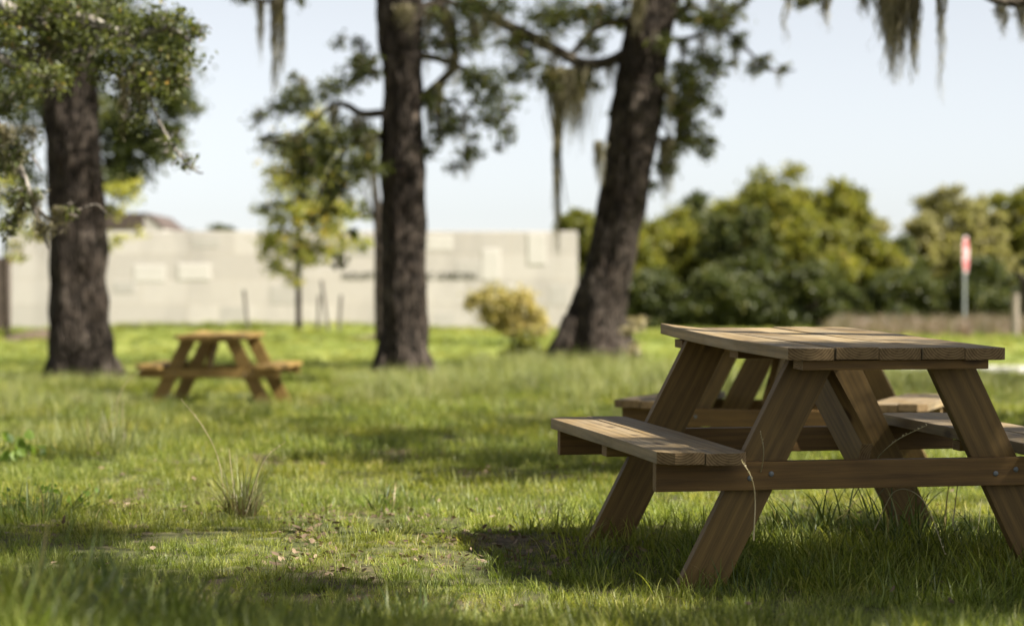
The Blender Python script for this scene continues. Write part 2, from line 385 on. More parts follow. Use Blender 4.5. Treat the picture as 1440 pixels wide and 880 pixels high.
    for s in (-1,1):
        for dx in (-.035,.035):
            for yy in (.1165, L-.1165+.0385*0):
                bm = bmesh.new(); bmesh.ops.create_uvsphere(bm, u_segments=14, v_segments=8, radius=.009)
                sg = -1 if yy < .5 else 1
                for v in bm.verts:
                    x,y,z = v.co; v.co = (x, z*.42*sg, y)
                bmesh.ops.recalc_face_normals(bm, faces=bm.faces)
                xl = s*(.228+(.595-.228)*(ZT-TH-zc)/(ZT-TH))+dx
                yb = (.155-.038) if yy<.5 else (L-.155+.057)
                bmesh.ops.translate(bm, verts=bm.verts, vec=(xl, yb-.0005 if yy<.5 else yb+.0005, zc+(.006 if dx>0 else -.006)))
                me=bpy.data.meshes.new('bolt'); bm.to_mesh(me); bm.free(); me.polygons.foreach_set('use_smooth',[True]*len(me.polygons)); link('bolt', me, M['bolt'], beams[0 if yy<.5 else 1])
    return root
T1 = picnic_table((1.205, 7.55, 0.0), R(13.4), R(1.8), 'large sharp wooden picnic table in the foreground, half in tree shade', 'wooden picnic tables on the grass')
def copy_tree(o, parent=None):
    c = o.copy(); C.objects.link(c); c.parent = parent
    for ch in list(o.children): copy_tree(ch, c)
    return c
T3 = copy_tree(T1); T3.location = ((1078-720)/F*11.75, 11.75, -.045); T3.rotation_euler = (R(-.2),0,R(-17)); T3['label'] = 'wooden picnic table right behind the foreground one, seen under its tabletop'
T2 = copy_tree(T1)
for ch in T2.children_recursive:
    for sl_ in ch.material_slots:
        if sl_.material.name != 'galvanised_steel': sl_.link='OBJECT'; sl_.material = M['wood_yellow']
T2.name = 'picnic_table'; T2.location = ((291-720)/F*25.4, 25.4, -.285); T2.rotation_euler = (R(.6),0,R(-5)); T2['label'] = 'small distant blurred picnic table beside the leftmost oak trunk'

# ------------------------------------------------------------------ trees
LD=1.0
def cluster_points(clumps, sub=10, sr=.35, flat=.8):
    """leaf positions: uneven sub-clusters scattered in every clump (cx,cy,cz,r,n)"""
    out=[]; centres=[]
    for (cx,cy,cz,r,n) in clumps:
        k = max(3,int(sub)); cs = rand_unit(k)*(rng.uniform(.15,1,k)**.6)[:,None]*r*np.array([1,1,flat])
        cs = cs+np.array([cx,cy,cz]); wts = rng.uniform(.2,1,k); wts/=wts.sum()
        for c0,w in zip(cs,wts):
            m_ = int(n*w*LD); rr = r*sr*rng.uniform(.6,1.3)
            out.append(c0+rng.normal(size=(m_,3))*rr*np.array([.6,.6,.42])); centres.append((c0,(cx,cy,cz)))
    return np.concatenate(out), centres
def pc(x,y,d,rpx,n,dd=0): # clump given by pixel centre, distance, pixel radius
    p = P(x,y,d+dd); return (p.x,p.y,p.z,rpx/F*d,n)
def twigs(centres, r=.008, origin=None):
    parts=[]
    for c0,c in centres:
        a = np.array(c)+rng.normal(size=3)*.04; b = np.array(c0); mid=(a+b)/2+rng.normal(size=3)*.12*np.linalg.norm(b-a)
        parts.append(tube([a,mid,b],[r,r*.7,r*.35],4,3))
    return parts
def tree(name, base, label, cat, group, trunk, limbs, clumps, leafm, leaf, barkm=None, limbm=None, sub=10, sr=.35, twig=.008, seed=1, ridge=.03, seg=28, droop=.25, tmean=.45, moss_tufts=None, flare=None):
    root = empty(name, base, label, cat, group); off = base
    barkm = barkm or M['bark']; limbm = limbm or M['bark_limb']
    pts = [p for p,_ in trunk]; rr = [r for _,r in trunk]
    parts=[tube(pts, rr, seg*2 if seg>20 else seg, 18 if seg>20 else 6, .2, ridge, seed)]
    if flare:                                  # root buttresses
        b0 = np.array(pts[0])
        for k in range(flare[0]):
            a = 2*PI*k/flare[0]+random.uniform(-.3,.3)+seed; l = flare[1]*random.uniform(.8,1.25); r0=rr[0]
            q=[b0+np.array([math.cos(a)*r0*.45, math.sin(a)*r0*.45, .7*random.uniform(.8,1.3)]), b0+np.array([math.cos(a)*r0*.85, math.sin(a)*r0*.85,.22]), b0+np.array([math.cos(a)*(r0+l*.6), math.sin(a)*(r0+l*.6),.03]), b0+np.array([math.cos(a)*(r0+l), math.sin(a)*(r0+l),-.08])]
            parts.append(tube(q,[r0*.28,r0*.33,r0*.16,r0*.05],10,6,.25,.012,k))
    tube_obj('trunk', parts, barkm, root, off)
    for i,(pts2,r0,r1) in enumerate(limbs):
        n=len(pts2); tube_obj('limb', [tube([tuple(p) for p in pts2],[r0+(r1-r0)*k/(n-1) for k in range(n)],9,7,.3,0,seed+i)], limbm, root, off)
    if clumps:
        lp, cen = cluster_points(clumps, sub, sr)
        t_ = np.clip(rng.normal(tmean,.2,len(lp)) + .12*np.array([noise.noise(Vector(p*1.3)) for p in lp])*2, 0,1)
        me = leaves_mesh('crown', lp-np.array(off), leaf, .48, t_, droop)
        if twig:
            n0=len(me.vertices); co=np.empty(n0*3,dtype=np.float32); me.vertices.foreach_get('co',co); q=len(me.polygons)
            tv,tf=join(twigs(cen,twig)); lf=np.empty(q*4,dtype=np.int32); me.loops.foreach_get('vertex_index',lf)
            me=np_mesh('crown', np.concatenate([co.reshape(-1,3),tv-np.array(off)]), np.concatenate([lf.reshape(-1,4),tf+n0]), np.concatenate([np.repeat(t_,2),np.zeros(len(tf))]))
            me.polygons.foreach_set('material_index', np.concatenate([np.zeros(q),np.ones(len(tf))]).astype(np.int32))
        link('crown', me, [leafm, limbm], root)
    if moss_tufts:
        for (p,w,l,n) in moss_tufts:
            v,f,t=moss_strands(p,w,l,n); link('moss_tuft', np_mesh('moss_tuft',v-np.array(off),f,t), M['moss'], root)
    return root

def moss_strands(p, w, l, n, depth=None, lean=0, wid=.006, power=1.6):
    n=int(n*2.6); wid=wid*.62
    """n curly ribbons hanging from around p, within half width w, longest l, gathered into a few hanks"""
    V=[];Fc=[];T=[];o=0; depth = depth or w*.6; seg=9
    hanks = [(rng.uniform(-1,1)*w*.8, rng.uniform(-1,1)*depth*.7, l*rng.uniform(.35,1)*(1), rng.uniform(.25,.6)*w*.6) for _ in range(max(2,int(n/34)))]
    hanks[0] = (w*lean, 0, l, w*.35)
    for i in range(n):
        hx,hy,hl,hr = hanks[i%len(hanks)]
        x = p[0]+hx+rng.normal()*hr; y=p[1]+hy+rng.normal()*hr; z=p[2]+rng.uniform(-.03,.03)
        ll = hl*rng.uniform(.25,1)**.8; wdt = wid*rng.uniform(.6,1.5); ang=rng.uniform(0,PI); amp=rng.uniform(.008,.035)+.02*w
        ph=rng.uniform(0,6.3); tt=rng.uniform(.1,.9)
        for k in range(seg+1):
            s=k/seg; conv = 1-.4*s+.25*math.sin(ph+s*5)*s
            cx = p[0]+hx+(x-p[0]-hx)*conv+amp*math.sin(ph+s*9)*(1-s*.3)+rng.normal()*.011; cy=p[1]+hy+(y-p[1]-hy)*conv+amp*math.cos(ph*1.3+s*8)
            a=ang+s*3; ww=wdt*(1-.75*s); zz=z-ll*s
            V.append((cx-math.cos(a)*ww,cy-math.sin(a)*ww,zz)); V.append((cx+math.cos(a)*ww,cy+math.sin(a)*ww,zz))
            if k: Fc.append((o+2*k-2,o+2*k-1,o+2*k+1,o+2*k)); T.append(tt)
        o+=2*(seg+1)
    return np.array(V), np.array(Fc), np.array(T)
def moss(x,y,d,wpx,lpx,n,label,lean=0,wid=.006,dd=0):
    p=P(x,y,d+dd); base=(p.x,p.y,p.z)
    v,f,t=moss_strands(base,wpx/F*d,lpx/F*d,n,lean=lean,wid=wid)
    o=link('spanish_moss', np_mesh('spanish_moss', v-np.array(base), f, t), M['moss']); o.location=base
    return tag(o,label,'moss','Spanish moss hanging from the oaks')

OG='big oaks on the meadow'
LD=2.3
# centre oak ---------------------------------------------------
D=31
def Q(x,y,dd=0,d=None): return tuple(P(x,y,(d or D)+dd))
zb=gz((568-720)/F*D,D)
ctr_clumps=[pc(430,135,D,34,260),pc(470,125,D,30,220),pc(400,150,D,22,110),pc(498,185,D,30,260),pc(458,205,D,34,320),pc(430,240,D,30,300,.6),pc(510,230,D,28,240,-.5),pc(480,260,D,30,260,1),
  pc(700,140,D,34,230),pc(672,105,D,32,230),pc(640,175,D,28,170),pc(662,215,D,18,80),pc(612,60,D,24,150),pc(615,190,D,20,110),pc(660,60,D,26,180),pc(715,185,D,16,60),pc(520,95,D,16,70),pc(600,215,D,16,70),pc(365,165,D,18,50),pc(385,200,D,22,90),pc(410,210,D,26,120),pc(690,170,D,22,90),pc(640,235,D,16,40),pc(620,25,D,24,120),pc(655,15,D,26,150),pc(480,60,D,14,30,1),pc(545,240,D,18,60,.8),pc(620,140,D,22,120)]
def sprays(n, boxes, lo, hi, cnt):
    out=[]
    for _ in range(n):
        x0,x1,y0,y1=random.choice(boxes); out.append(pc(random.uniform(x0,x1),random.uniform(y0,y1),D,random.uniform(lo,hi),cnt,random.uniform(-.8,.8)))
    return out
ctr_clumps += sprays(46,[(352,530,95,300),(380,520,180,380),(600,740,0,210),(600,680,120,250),(290,430,-20,12),(495,535,60,120)],7,14,20)
up_c=[(-1.7,29.6,6.3,.9,420),(-2.6,29.9,6.4,.8,380),(-.6,29.3,6.6,.9,400),(-2.6,30.5,6.6,1.1,900),(-.6,30,7.4,1.1,900),(-1.5,32,8.4,1.3,900),(-3.8,31,6.0,1.0,700),(.6,31,6.8,1.0,800),(-4.6,29.5,6.8,.9,600),(-.2,29,5.6,.7,500)]  # upper crown; first clumps added above the view to shade the left trunk
tree('live_oak',(Q(568,0)[0],D,zb),'straight dark oak trunk in the middle of the photo in front of the pale wall','tree',OG,
 [((Q(568,0)[0],D,zb-.15),.40),((Q(568,0)[0],D,zb+.12),.345),(Q(569,470),.318),(Q(567,400),.29),(Q(567,300),.277),(Q(566,200),.268),(Q(566,100),.262),(Q(561,0),.265),(Q(556,-120),.25),(Q(550,-280),.2),(Q(560,-420),.13)],
 [([Q(550,158),Q(510,160),Q(488,148),Q(468,148),Q(440,172),Q(405,205)],.055,.015),
  ([Q(550,188),Q(505,200),Q(482,216),Q(463,245),Q(440,290)],.05,.012),
  ([Q(585,18),Q(615,8),Q(632,30),Q(638,62),Q(640,92),Q(620,115),Q(600,132),Q(588,150)],.075,.04),
  ([Q(580,78),Q(610,82),Q(640,92),Q(668,110),Q(700,140),Q(716,182)],.06,.01),
  ([Q(600,130),Q(628,140),Q(650,150),Q(660,205)],.03,.008),
  ([Q(580,0),Q(610,-5),Q(660,20),Q(668,60)],.05,.015),
  ([Q(556,-100),Q(500,-50),Q(430,-14),Q(380,2),Q(325,-8)],.08,.02),
  ([Q(550,-280),Q(470,-330),Q(380,-360)],.1,.03),([Q(550,-260),Q(650,-330),Q(760,-380)],.1,.03)],
 ctr_clumps+up_c,M['oak_leaf'],.066,sub=17,sr=.5,seed=3,flare=(7,.16),twig=.007,
 moss_tufts=[(Q(628,15,-.1),.10,.75,60),(Q(638,80,-.1),.12,.5,60),(Q(575,8,-.27),.16,.55,70),(Q(455,185),.2,.5,50),(Q(505,165),.12,.7,40),(Q(640,160),.15,.5,40),(Q(618,118,-.1),.08,.9,50),(Q(655,205),.1,.5,30),(Q(470,150),.1,.9,40),(Q(415,190),.12,.6,40),(Q(600,20,-.1),.1,.9,50),(Q(668,30),.12,.6,40),(Q(605,130),.1,.7,40),(Q(520,190,-.2),.12,1.1,50)])
moss(366,2,D,7,95,26,'shorter thin dark moss string at the top edge left of the centre trunk',wid=.012)
moss(392,0,D,9,150,40,'longer knotted moss string at the top edge left of the centre trunk',wid=.014)
moss(425,110,D,10,60,0+24,'small moss tuft among the leaves left of the centre trunk')
LD=3.0
# right leaning oak ---------------------------------------------
D=34; zb=gz(Q(836,0)[0],D)
rc=[pc(690,20,D,36,260),pc(722,60,D,26,150),pc(762,22,D,38,320),pc(800,18,D,32,260),pc(845,22,D,28,220),pc(722,108,D,20,90),pc(770,110,D,24,150),pc(740,90,D,22,110),
 pc(958,110,D,30,260),pc(985,132,D,28,240),pc(968,188,D,26,240),pc(948,152,D,24,220),pc(944,212,D,18,120),pc(934,236,D,16,100),pc(988,82,D,22,150),pc(1003,32,D,26,200),pc(958,18,D,24,200),pc(990,215,D,14,50),pc(1075,85,D,12,30),pc(870,160,D,16,80,.6),pc(1030,20,D,20,100),
 pc(880,30,D,22,140,.7),pc(1035,58,D,18,60),pc(1062,96,D,14,40),pc(1008,92,D,18,60),pc(930,60,D,18,80,-.5),pc(1100,98,D,10,20),pc(650,-5,D,26,120),pc(830,60,D,20,90),pc(810,110,D,16,60),pc(1000,200,D,12,30),pc(915,260,D,14,50)]
rc += sprays(46,[(640,880,0,120),(925,1040,0,120),(925,1010,90,250),(1000,1110,0,40),(1110,1150,-10,8),(740,850,90,140)],7,14,20)
up_r=[(1.8,29.8,6.1,.9,420),(3.1,29.3,6.4,.9,420),(.9,30.1,6.2,.7,300),(5.6,32.4,6.3,1.0,500),(4.9,32.7,6.4,.8,380),(1.6,34,6.6,1.2,900),(3.2,33,7.2,1.3,900),(.2,34,7.4,1.3,900),(2.4,35,8.6,1.5,900),(-1.2,34,6.4,1.1,800),(4.4,34,6.6,1.1,700),(5.6,33,7.4,1.1,700)]  # upper crown; first clumps added out of view to dapple centre and leaning trunks
tree('live_oak',(Q(836,0)[0],D,zb),'thick oak trunk leaning to the right behind the foreground table','tree',OG,
 [((Q(832,0)[0],D,zb-.15),.60),((Q(834,0)[0],D,zb+.08),.52),(Q(838,455),.42),(Q(846,415),.36),(Q(856,374),.345),(Q(866,320),.34),(Q(878,269),.34),(Q(893,165),.345),(Q(903,100),.325),(Q(910,60),.31),(Q(921,0),.31),(Q(940,-120),.27),(Q(955,-280),.2),(Q(960,-400),.13)],
 [([Q(890,68),Q(858,86),Q(822,90),Q(792,76),Q(742,50),Q(702,30),Q(672,8),Q(642,-22)],.085,.075),
  ([Q(888,28),Q(852,34),Q(832,44),Q(816,62),Q(800,82)],.06,.045),
  ([Q(935,25),Q(972,10),Q(1002,30),Q(1042,62),Q(1078,96),Q(1118,100)],.05,.014),
  ([Q(925,56),Q(962,56),Q(985,46),Q(1010,12),Q(1030,-20)],.04,.02),
  ([Q(920,118),Q(958,152),Q(984,186),Q(1018,208)],.025,.009),
  ([Q(910,150),Q(940,190),Q(938,240)],.03,.01),
  ([Q(795,80),Q(785,105),Q(770,140),Q(788,230),Q(798,290)],.02,.006),
  ([Q(940,-120),Q(1050,-220),Q(1150,-260)],.12,.04),([Q(930,-80),Q(830,-230),Q(720,-300)],.12,.04)],
 rc+up_r,M['oak_leaf'],.068,sub=17,sr=.5,seed=11,flare=(8,.22),twig=.008,tmean=.5,
 moss_tufts=[(Q(700,20,-.1),.25,.5,60),(Q(760,50,-.1),.2,.45,60),(Q(830,60),.15,.4,40),(Q(730,45),.2,.6,60),(Q(680,12),.12,.9,40),(Q(780,78),.12,.5,40),(Q(855,85),.12,.6,40),(Q(940,120,-.2),.1,.8,40),(Q(985,50),.12,.6,30),(Q(1035,62),.1,.5,24),(Q(900,-5,-.4),.15,.6,50),(Q(965,155),.1,.7,40),(Q(1010,35),.12,.4,30),(Q(975,120),.15,.5,50),(Q(1060,85),.12,.35,24),(Q(1095,98),.1,.3,16),(Q(960,60),.1,.5,30),(Q(935,200,-.2),.1,.5,30)])
moss(806,98,D,34,125,230,'broad grey moss curtain hanging left of the leaning trunk',lean=.3,wid=.012)
moss(782,128,D,7,235,60,'longest moss strand, reaching down to the top of the pale wall',wid=.014)
moss(845,200,D,9,75,36,'short pale moss wisp lying against the leaning trunk',wid=.01,dd=-.5)
moss(938,195,D,12,110,60,'moss hanging just right of the leaning trunk above the treeline',wid=.01)
moss(955,150,D,9,85,36,'dark moss clump below the leaves right of the leaning trunk',wid=.012)
moss(1000,-6,D,8,60,0+20,'faint moss wisp at the top edge right of the leaning trunk',wid=.009)
LD=1.3
# left oak --------------------------------------------------------
D=31; zb=gz(Q(112,0)[0],D)
up_l=[(-6.4,31,6.2,1.2,900),(-4.8,31,6.9,1.2,900),(-7.8,30,6.6,1.2,700),(-5.6,32,8.0,1.4,900)]
tree('live_oak',(Q(112,0)[0],D,zb),'stout oak trunk at the left beside the distant picnic table','tree',OG,
 [((Q(116,0)[0],D,zb-.15),.47),((Q(115,0)[0],D,zb+.12),.42),(Q(112,478),.40),(Q(109,430),.36),(Q(108,390),.345),(Q(108,300),.355),(Q(103,200),.35),(Q(97,100),.335),(Q(92,0),.32),(Q(86,-140),.27),(Q(90,-300),.2)],
 [([Q(100,60),Q(150,10),Q(200,-30),Q(260,-60)],.1,.04),([Q(95,40),Q(40,0),Q(-30,-40)],.1,.05)],
 [pc(30,20,D,45,500,1),pc(90,10,D,40,400,-.7),pc(160,20,D,40,400,1),pc(215,35,D,32,300,.5),pc(200,90,D,30,250,1),pc(20,90,D,38,400,1)]+up_l,M['oak_leaf'],.07,sub=12,sr=.36,seed=21,flare=(7,.14))
LD=1.55
# near oak whose branch hangs in at the upper left ------------------
D=14; 
nc=[pc(20,60,D,55,700),pc(60,25,D,50,600),pc(120,30,D,50,560),pc(175,55,D,45,480),pc(225,30,D,38,360),pc(250,80,D,32,280),pc(205,120,D,40,420),pc(160,105,D,36,330),pc(15,140,D,42,420,.4),pc(60,110,D,40,380,-.3),pc(185,165,D,26,180),pc(15,215,D,34,260),pc(30,275,D,28,180),pc(10,320,D,24,110),pc(90,85,D,30,200),
 pc(125,60,D,34,300,.5),pc(235,125,D,22,130),pc(262,228,D,16,46),pc(240,200,D,14,34),pc(278,45,D,16,70),pc(255,110,D,18,90),pc(95,300,D,16,36),pc(0,20,D,50,500,.5)]
tree('live_oak',(-4.6,14.2,gz(-4.6,14.2)),'near oak whose leafy lichen-covered branch hangs in at the upper left corner','tree',OG,
 [((-4.6,14.2,-.2),.42),((-4.6,14.2,.6),.33),((-4.5,14.2,2.0),.3),((-4.35,14.1,3.4),.27),((-4.4,14.2,5),.2),((-4.4,14.2,6.4),.1)],
 [([(-4.4,14.1,3.1),(-3.6,14,3.0),Q(40,30),Q(110,25),Q(180,50),Q(235,40),Q(270,60)],.07,.008),
  ([Q(-120,60),Q(-40,120),Q(5,190),Q(30,240),Q(48,290),Q(62,330),Q(68,350)],.03,.006),
  ([Q(48,290),Q(75,310),Q(110,296),Q(135,288),Q(150,300)],.012,.004),
  ([Q(20,60),Q(60,90),Q(90,78),Q(125,70),Q(160,62)],.02,.007),
  ([Q(120,30),Q(165,90),Q(205,130),Q(228,180),Q(250,215),Q(275,240),Q(286,244)],.014,.0035),
  ([Q(-60,20),Q(0,80),Q(40,100),Q(75,112),Q(85,100)],.025,.007),
  ([Q(180,50),Q(215,95),Q(240,120)],.012,.004),([Q(5,190),Q(40,215),Q(60,240)],.01,.004)],
 nc+[(-5.5,13.5,5.6,1.1,700),(-4.2,14.5,6.0,1.2,700),(-3.6,12.8,5.4,.9,600)],M['oak_near'],.034,limbm=M['bark_pale'],sub=20,sr=.4,seed=31,flare=(6,.2),twig=.0035,
 moss_tufts=[(Q(200,95),.06,.35,40),(Q(175,110),.04,.4,34),(Q(20,180),.12,.35,60),(Q(30,270),.1,.25,50),(Q(60,310),.08,.2,40),(Q(90,295),.08,.12,30),(Q(60,60),.1,.3,40)])
LD=1.9
# off-frame oaks on the right, crowns laid out to cast the wanted shade -----------------
SUN_AZ=R(-20); SUN_EL=R(46); sx_,sy_=math.cos(SUN_AZ)/math.tan(SUN_EL), math.sin(SUN_AZ)/math.tan(SUN_EL)
def shade(x,y,h,r,n): return (x+h*sx_, y+h*sy_, h, r, n)     # a crown clump standing between the sun and ground point x,y
def offtree(x,y,label,clumps,extra=[],leaf=.07,seed=1,moss_tufts=None):
    limbs=[]
    for c in clumps[::2]:
        limbs.append(([(x,y,3.2),((x+c[0])/2,(y+c[1])/2,4.4),(c[0],c[1],c[2]-.1)],.12,.03))
    z=gz(x,y)
    tree('live_oak',(x,y,z),label,'tree',OG,[((x,y,z-.1),.5),((x,y,z+.8),.38),((x-.1,y,2.4),.34),((x,y,4),.28),((x+.1,y,5.8),.2),((x,y,7.2),.1)],limbs+extra,clumps,M['oak_leaf'],leaf,sub=12,sr=.34,seed=seed,flare=(7,.2),moss_tufts=moss_tufts)
A=[shade(-1.6,9.2,6.0,.6,900),shade(-1.9,8.3,5.8,.6,900),shade(-1.0,7.7,6.1,.5,800),shade(-2.5,9.7,6.5,.7,900),shade(-2.0,6.4,6.2,.5,500),shade(-.9,5.2,6.2,.7,900),shade(.4,7.7,5.7,.38,650),shade(.8,7.6,6.0,.38,650),shade(1.2,7.55,5.8,.38,650),shade(1.6,7.6,6.1,.38,650),shade(-.4,6.9,6.4,.5,600),shade(.9,6.3,6.2,.6,700),shade(1.7,9.4,6.0,.5,600),shade(1.2,9.3,6.4,.4,400),shade(1.15,7.7,5.6,.62,900),shade(1.75,8.1,6.2,.6,800),shade(.75,7.9,6.6,.5,520),shade(1.4,8.9,6.8,.55,520),shade(1.0,7.1,5.8,.5,600),shade(1.9,7.3,6.6,.6,700),
   shade(-.9,5.7,5.8,.75,1100),shade(-1.5,6.4,6.3,.75,1000),shade(-.3,5.4,6.3,.6,700),shade(-.5,6.6,6.8,.45,420),shade(.5,6.0,6.2,.6,650),shade(-1.2,5.0,6.6,.7,800),shade(1.3,6.1,6.9,.6,600),shade(0,5.2,7.1,.6,600),shade(2.6,8.4,6,.7,700),shade(-2.2,7.6,6.8,.6,500)]
offtree(7.6,6.6,'unseen oak at the near right, crown shaped to shade the foreground table',A,seed=41)
B=[shade(-.3,13.6,6.0,.9,1500),shade(.5,14.6,6.5,.8,1200),shade(-1.0,16.0,6.2,.9,1300),shade(.2,18.4,6.8,1.0,1400),shade(1.6,19.5,6.2,1.0,1300),shade(-2.6,17.0,6.9,.7,800),shade(-.1,11.9,6.3,.4,500),shade(3.0,19,6.5,1.1,1300),shade(-3.4,22.5,6.7,1,1100),shade(-.8,13.6,5.6,.6,800),shade(.3,13.0,6.0,.6,800),shade(0,16.2,6.6,.8,900),shade(-1.2,17.0,6.2,.6,600),shade(1.2,16.2,5.9,.6,600),shade(-2.2,19.8,6.4,.7,700),shade(-.35,13.2,5.8,.75,900),shade(.4,14.2,6.4,.6,600),shade(-.9,15.2,6.6,.6,520),shade(-.2,12.2,6.9,.45,360),shade(.9,17.5,6.2,.8,700),shade(-1.5,18.5,6.9,.9,700),shade(1.6,12.6,6.3,.5,420),shade(-3,21,6.6,.9,700),shade(.6,21,7,.9,600),shade(2.8,15,7,.8,600),shade(-2.6,13.5,7.4,.5,350)]
ex=[([(7.6,18,3.6),(5.6,18,3.5),(4.2,18,3.16),(3.7,18,3.08),(3.45,18,3.16)],.09,.02),([(5.6,18,3.5),(4.0,18,3.7),(2.6,18,3.45),(1.4,18,3.5),(.6,18,3.6)],.08,.02)]
offtree(7.8,18,'oak at the right with mossy limb overhead, unseen crown shaped to shade the lawn',B,ex,seed=51)
E=[shade(-4.6,21,6.6,.8,800),shade(-3.3,18.8,6.2,.6,600),shade(-2.0,22,6.9,.8,700),shade(-5.4,24,6.5,.9,800),shade(2.2,22.5,6.6,.9,800),shade(.2,27.5,6.9,1.0,800),shade(-3,25.8,6.4,.8,700),shade(-1.4,25.6,7,.8,600),shade(1.5,27,6.6,1.0,800),shade(-4.6,28,6.8,.9,700),shade(3.4,25,7,.9,700),shade(-4.2,33,7.2,.9,700),shade(0,24,7.3,.6,400),shade(-2.4,34,6.7,.8,600)]
offtree(9.5,26.5,'unseen oak beyond the right edge near the path, crown shaped to shade the meadow',E,seed=61)
D=18
moss(1256,-14,D,24,140,260,'large pale moss clump hanging at the top right',lean=.25,wid=.007)
moss(1284,-10,D,8,135,60,'darker moss tail beside the large clump at the top right',wid=.007)
moss(1322,-16,D,5,170,22,'single long thin moss thread right of the large clump',wid=.006,lean=.1)
moss(1105,-16,D,5,85,14,'short thin moss thread at the top edge right of the leaning oak',wid=.005)
moss(1162,-14,D,9,62,30,'small moss wisp at the top edge left of the large clump')
moss(1410,8,D,8,48,36,'short moss tuft on the small limb at the upper right corner')
moss(1438,4,D,10,62,40,'moss tuft at the very upper right corner')
moss(1218,-18,D,14,46,50,'stubby moss fringe at the top edge touching the large clump')

LD=1.5
# dark broad tree behind the left oak, yellow sapling --------------
D=48
tree('broadleaf_tree',(Q(60,0)[0],D,gz(-9,D)),'tall dark green tree standing behind the leftmost trunk','tree','trees near the wall',
 [((Q(108,0)[0],D,-.1),.3),(Q(106,300),.24),(Q(100,100),.2),(Q(95,-100),.1)],[],
 [pc(225,120,D,50,900),pc(180,60,D,60,1200),pc(120,150,D,70,1500),pc(40,120,D,80,1800),pc(190,170,D,45,800),pc(20,240,D,55,900),pc(150,230,D,45,700),pc(235,60,D,40,700),pc(255,150,D,26,300),pc(170,-40,D,70,900),pc(60,-20,D,80,1000),pc(215,215,D,34,460),pc(175,250,D,34,420),pc(160,190,D,40,500),pc(230,190,D,34,300),pc(110,60,D,60,700),pc(240,185,D,24,240)],M['dark_leaf'],.13,sub=16,sr=.42,twig=.02,seg=12,ridge=0)
D=46
tree('young_tree',(Q(205,0)[0],D,gz(Q(205,0)[0],D)),'bright yellow-leaved sapling right behind the leftmost trunk','tree','trees near the wall',
 [((Q(135,0)[0],D,-.1),.05),(Q(135,400),.045),(Q(142,320),.03),(Q(165,270),.015)],[],
 [pc(168,275,D,26,170),pc(190,262,D,18,90),pc(152,300,D,18,80),pc(170,335,D,20,45),pc(150,350,D,16,40),pc(195,325,D,14,20)],M['yellow_leaf'],.10,sub=10,sr=.34,twig=.008,seg=10,ridge=0)
tree('young_tree',(Q(18,0)[0],D,gz(Q(18,0)[0],D)),'pale yellow-green young tree at the far left edge','tree','trees near the wall',
 [((Q(10,0)[0],D,-.1),.05),(Q(8,400),.04),(Q(6,300),.025)],[],
 [pc(12,310,D,32,260),pc(45,325,D,24,130),pc(20,350,D,22,90),pc(0,270,D,30,200)],M['young_leaf'],.10,sub=10,sr=.34,twig=.008,seg=10,ridge=0,tmean=.7)
LD=1.5
# planted young tree with stakes
LD=2.3
D=50; bx=Q(420,0)[0]
tree('young_tree',(bx,D,gz(bx,D)),'planted young tree with yellow-green crown in front of the wall, stakes around it','tree','trees near the wall',
 [((bx,D,gz(bx,D)-.1),.07),(Q(420,400),.058),(Q(421,330),.05),(Q(424,250),.035),(Q(428,190),.02)],[],
 [pc(422,215,D,36,420),pc(400,245,D,34,360),pc(450,250,D,34,360),pc(425,290,D,46,620),pc(395,320,D,30,280),pc(455,310,D,34,340),pc(415,350,D,32,300),pc(450,350,D,26,200),pc(388,375,D,18,80),pc(475,290,D,20,120),pc(375,290,D,18,80),pc(440,180,D,30,260),pc(380,340,D,24,140),pc(480,330,D,26,160),pc(410,390,D,18,70),pc(465,220,D,24,160)],M['young_leaf'],.10,sub=13,sr=.42,twig=.012,seg=10,ridge=0,tmean=.68)
D=45; bx=Q(534,0)[0]
tree('slender_tree',(bx,D,gz(bx,D)),'slender brown trunk just left of the centre oak, sparse leaves above','tree','trees near the wall',
 [((bx,D,gz(bx,D)-.1),.10),(Q(533,400),.085),(Q(532,330),.075),(Q(528,270),.06),(Q(522,220),.04),(Q(516,170),.02)],
 [([Q(531,320),Q(515,280),Q(497,240)],.03,.01),([Q(530,300),Q(548,260),Q(560,230)],.03,.01)],
 [pc(497,235,D,22,110),pc(510,300,D,20,70),pc(510,340,D,18,60),pc(520,200,D,24,120),pc(495,290,D,18,60)],M['young_leaf'],.10,sub=8,sr=.3,twig=.01,seg=12,ridge=0)
# stakes
sd=[((350,455),(343,408)),((463,462),(452,394)),((447,456),(449,415)),((476,456),(480,415))]
slab=['leaning dark stake left of the planted young tree','tallest leaning stake just right of the planted tree trunk','short stake right behind the tallest leaning stake','short stake nearest the slender brown trunk']
for (a,b),lb in zip(sd,slab):
    p0=P(*a,50); p0.z=gz(p0.x,50)-.1; p1=P(*b,50)
    v,f=tube([tuple(p0),tuple((p0+p1)/2),tuple(p1)],[.032,.032,.032],8,2)
    v=np.concatenate([v,[tuple(p1)]]); n=len(v)-1; 
    f2=np.array([(n-8+k,n-8+(k+1)%8,n,n) for k in range(8)])
    bm=bmesh.new(); vs=[bm.verts.new(x-np.array(tuple(p0))) for x in v]
    for q in f: bm.faces.new([vs[i] for i in q])
    for q in f2: bm.faces.new([vs[i] for i in q[:3]])
    me=bpy.data.meshes.new('tree_stake'); bm.to_mesh(me); bm.free()
    o=link('tree_stake',me,M.setdefault('stake',plain('dark_stake',(.10,.09,.08),.8,0,12,.3))); o.location=p0; tag(o,lb,'stake','stakes around the planted tree')

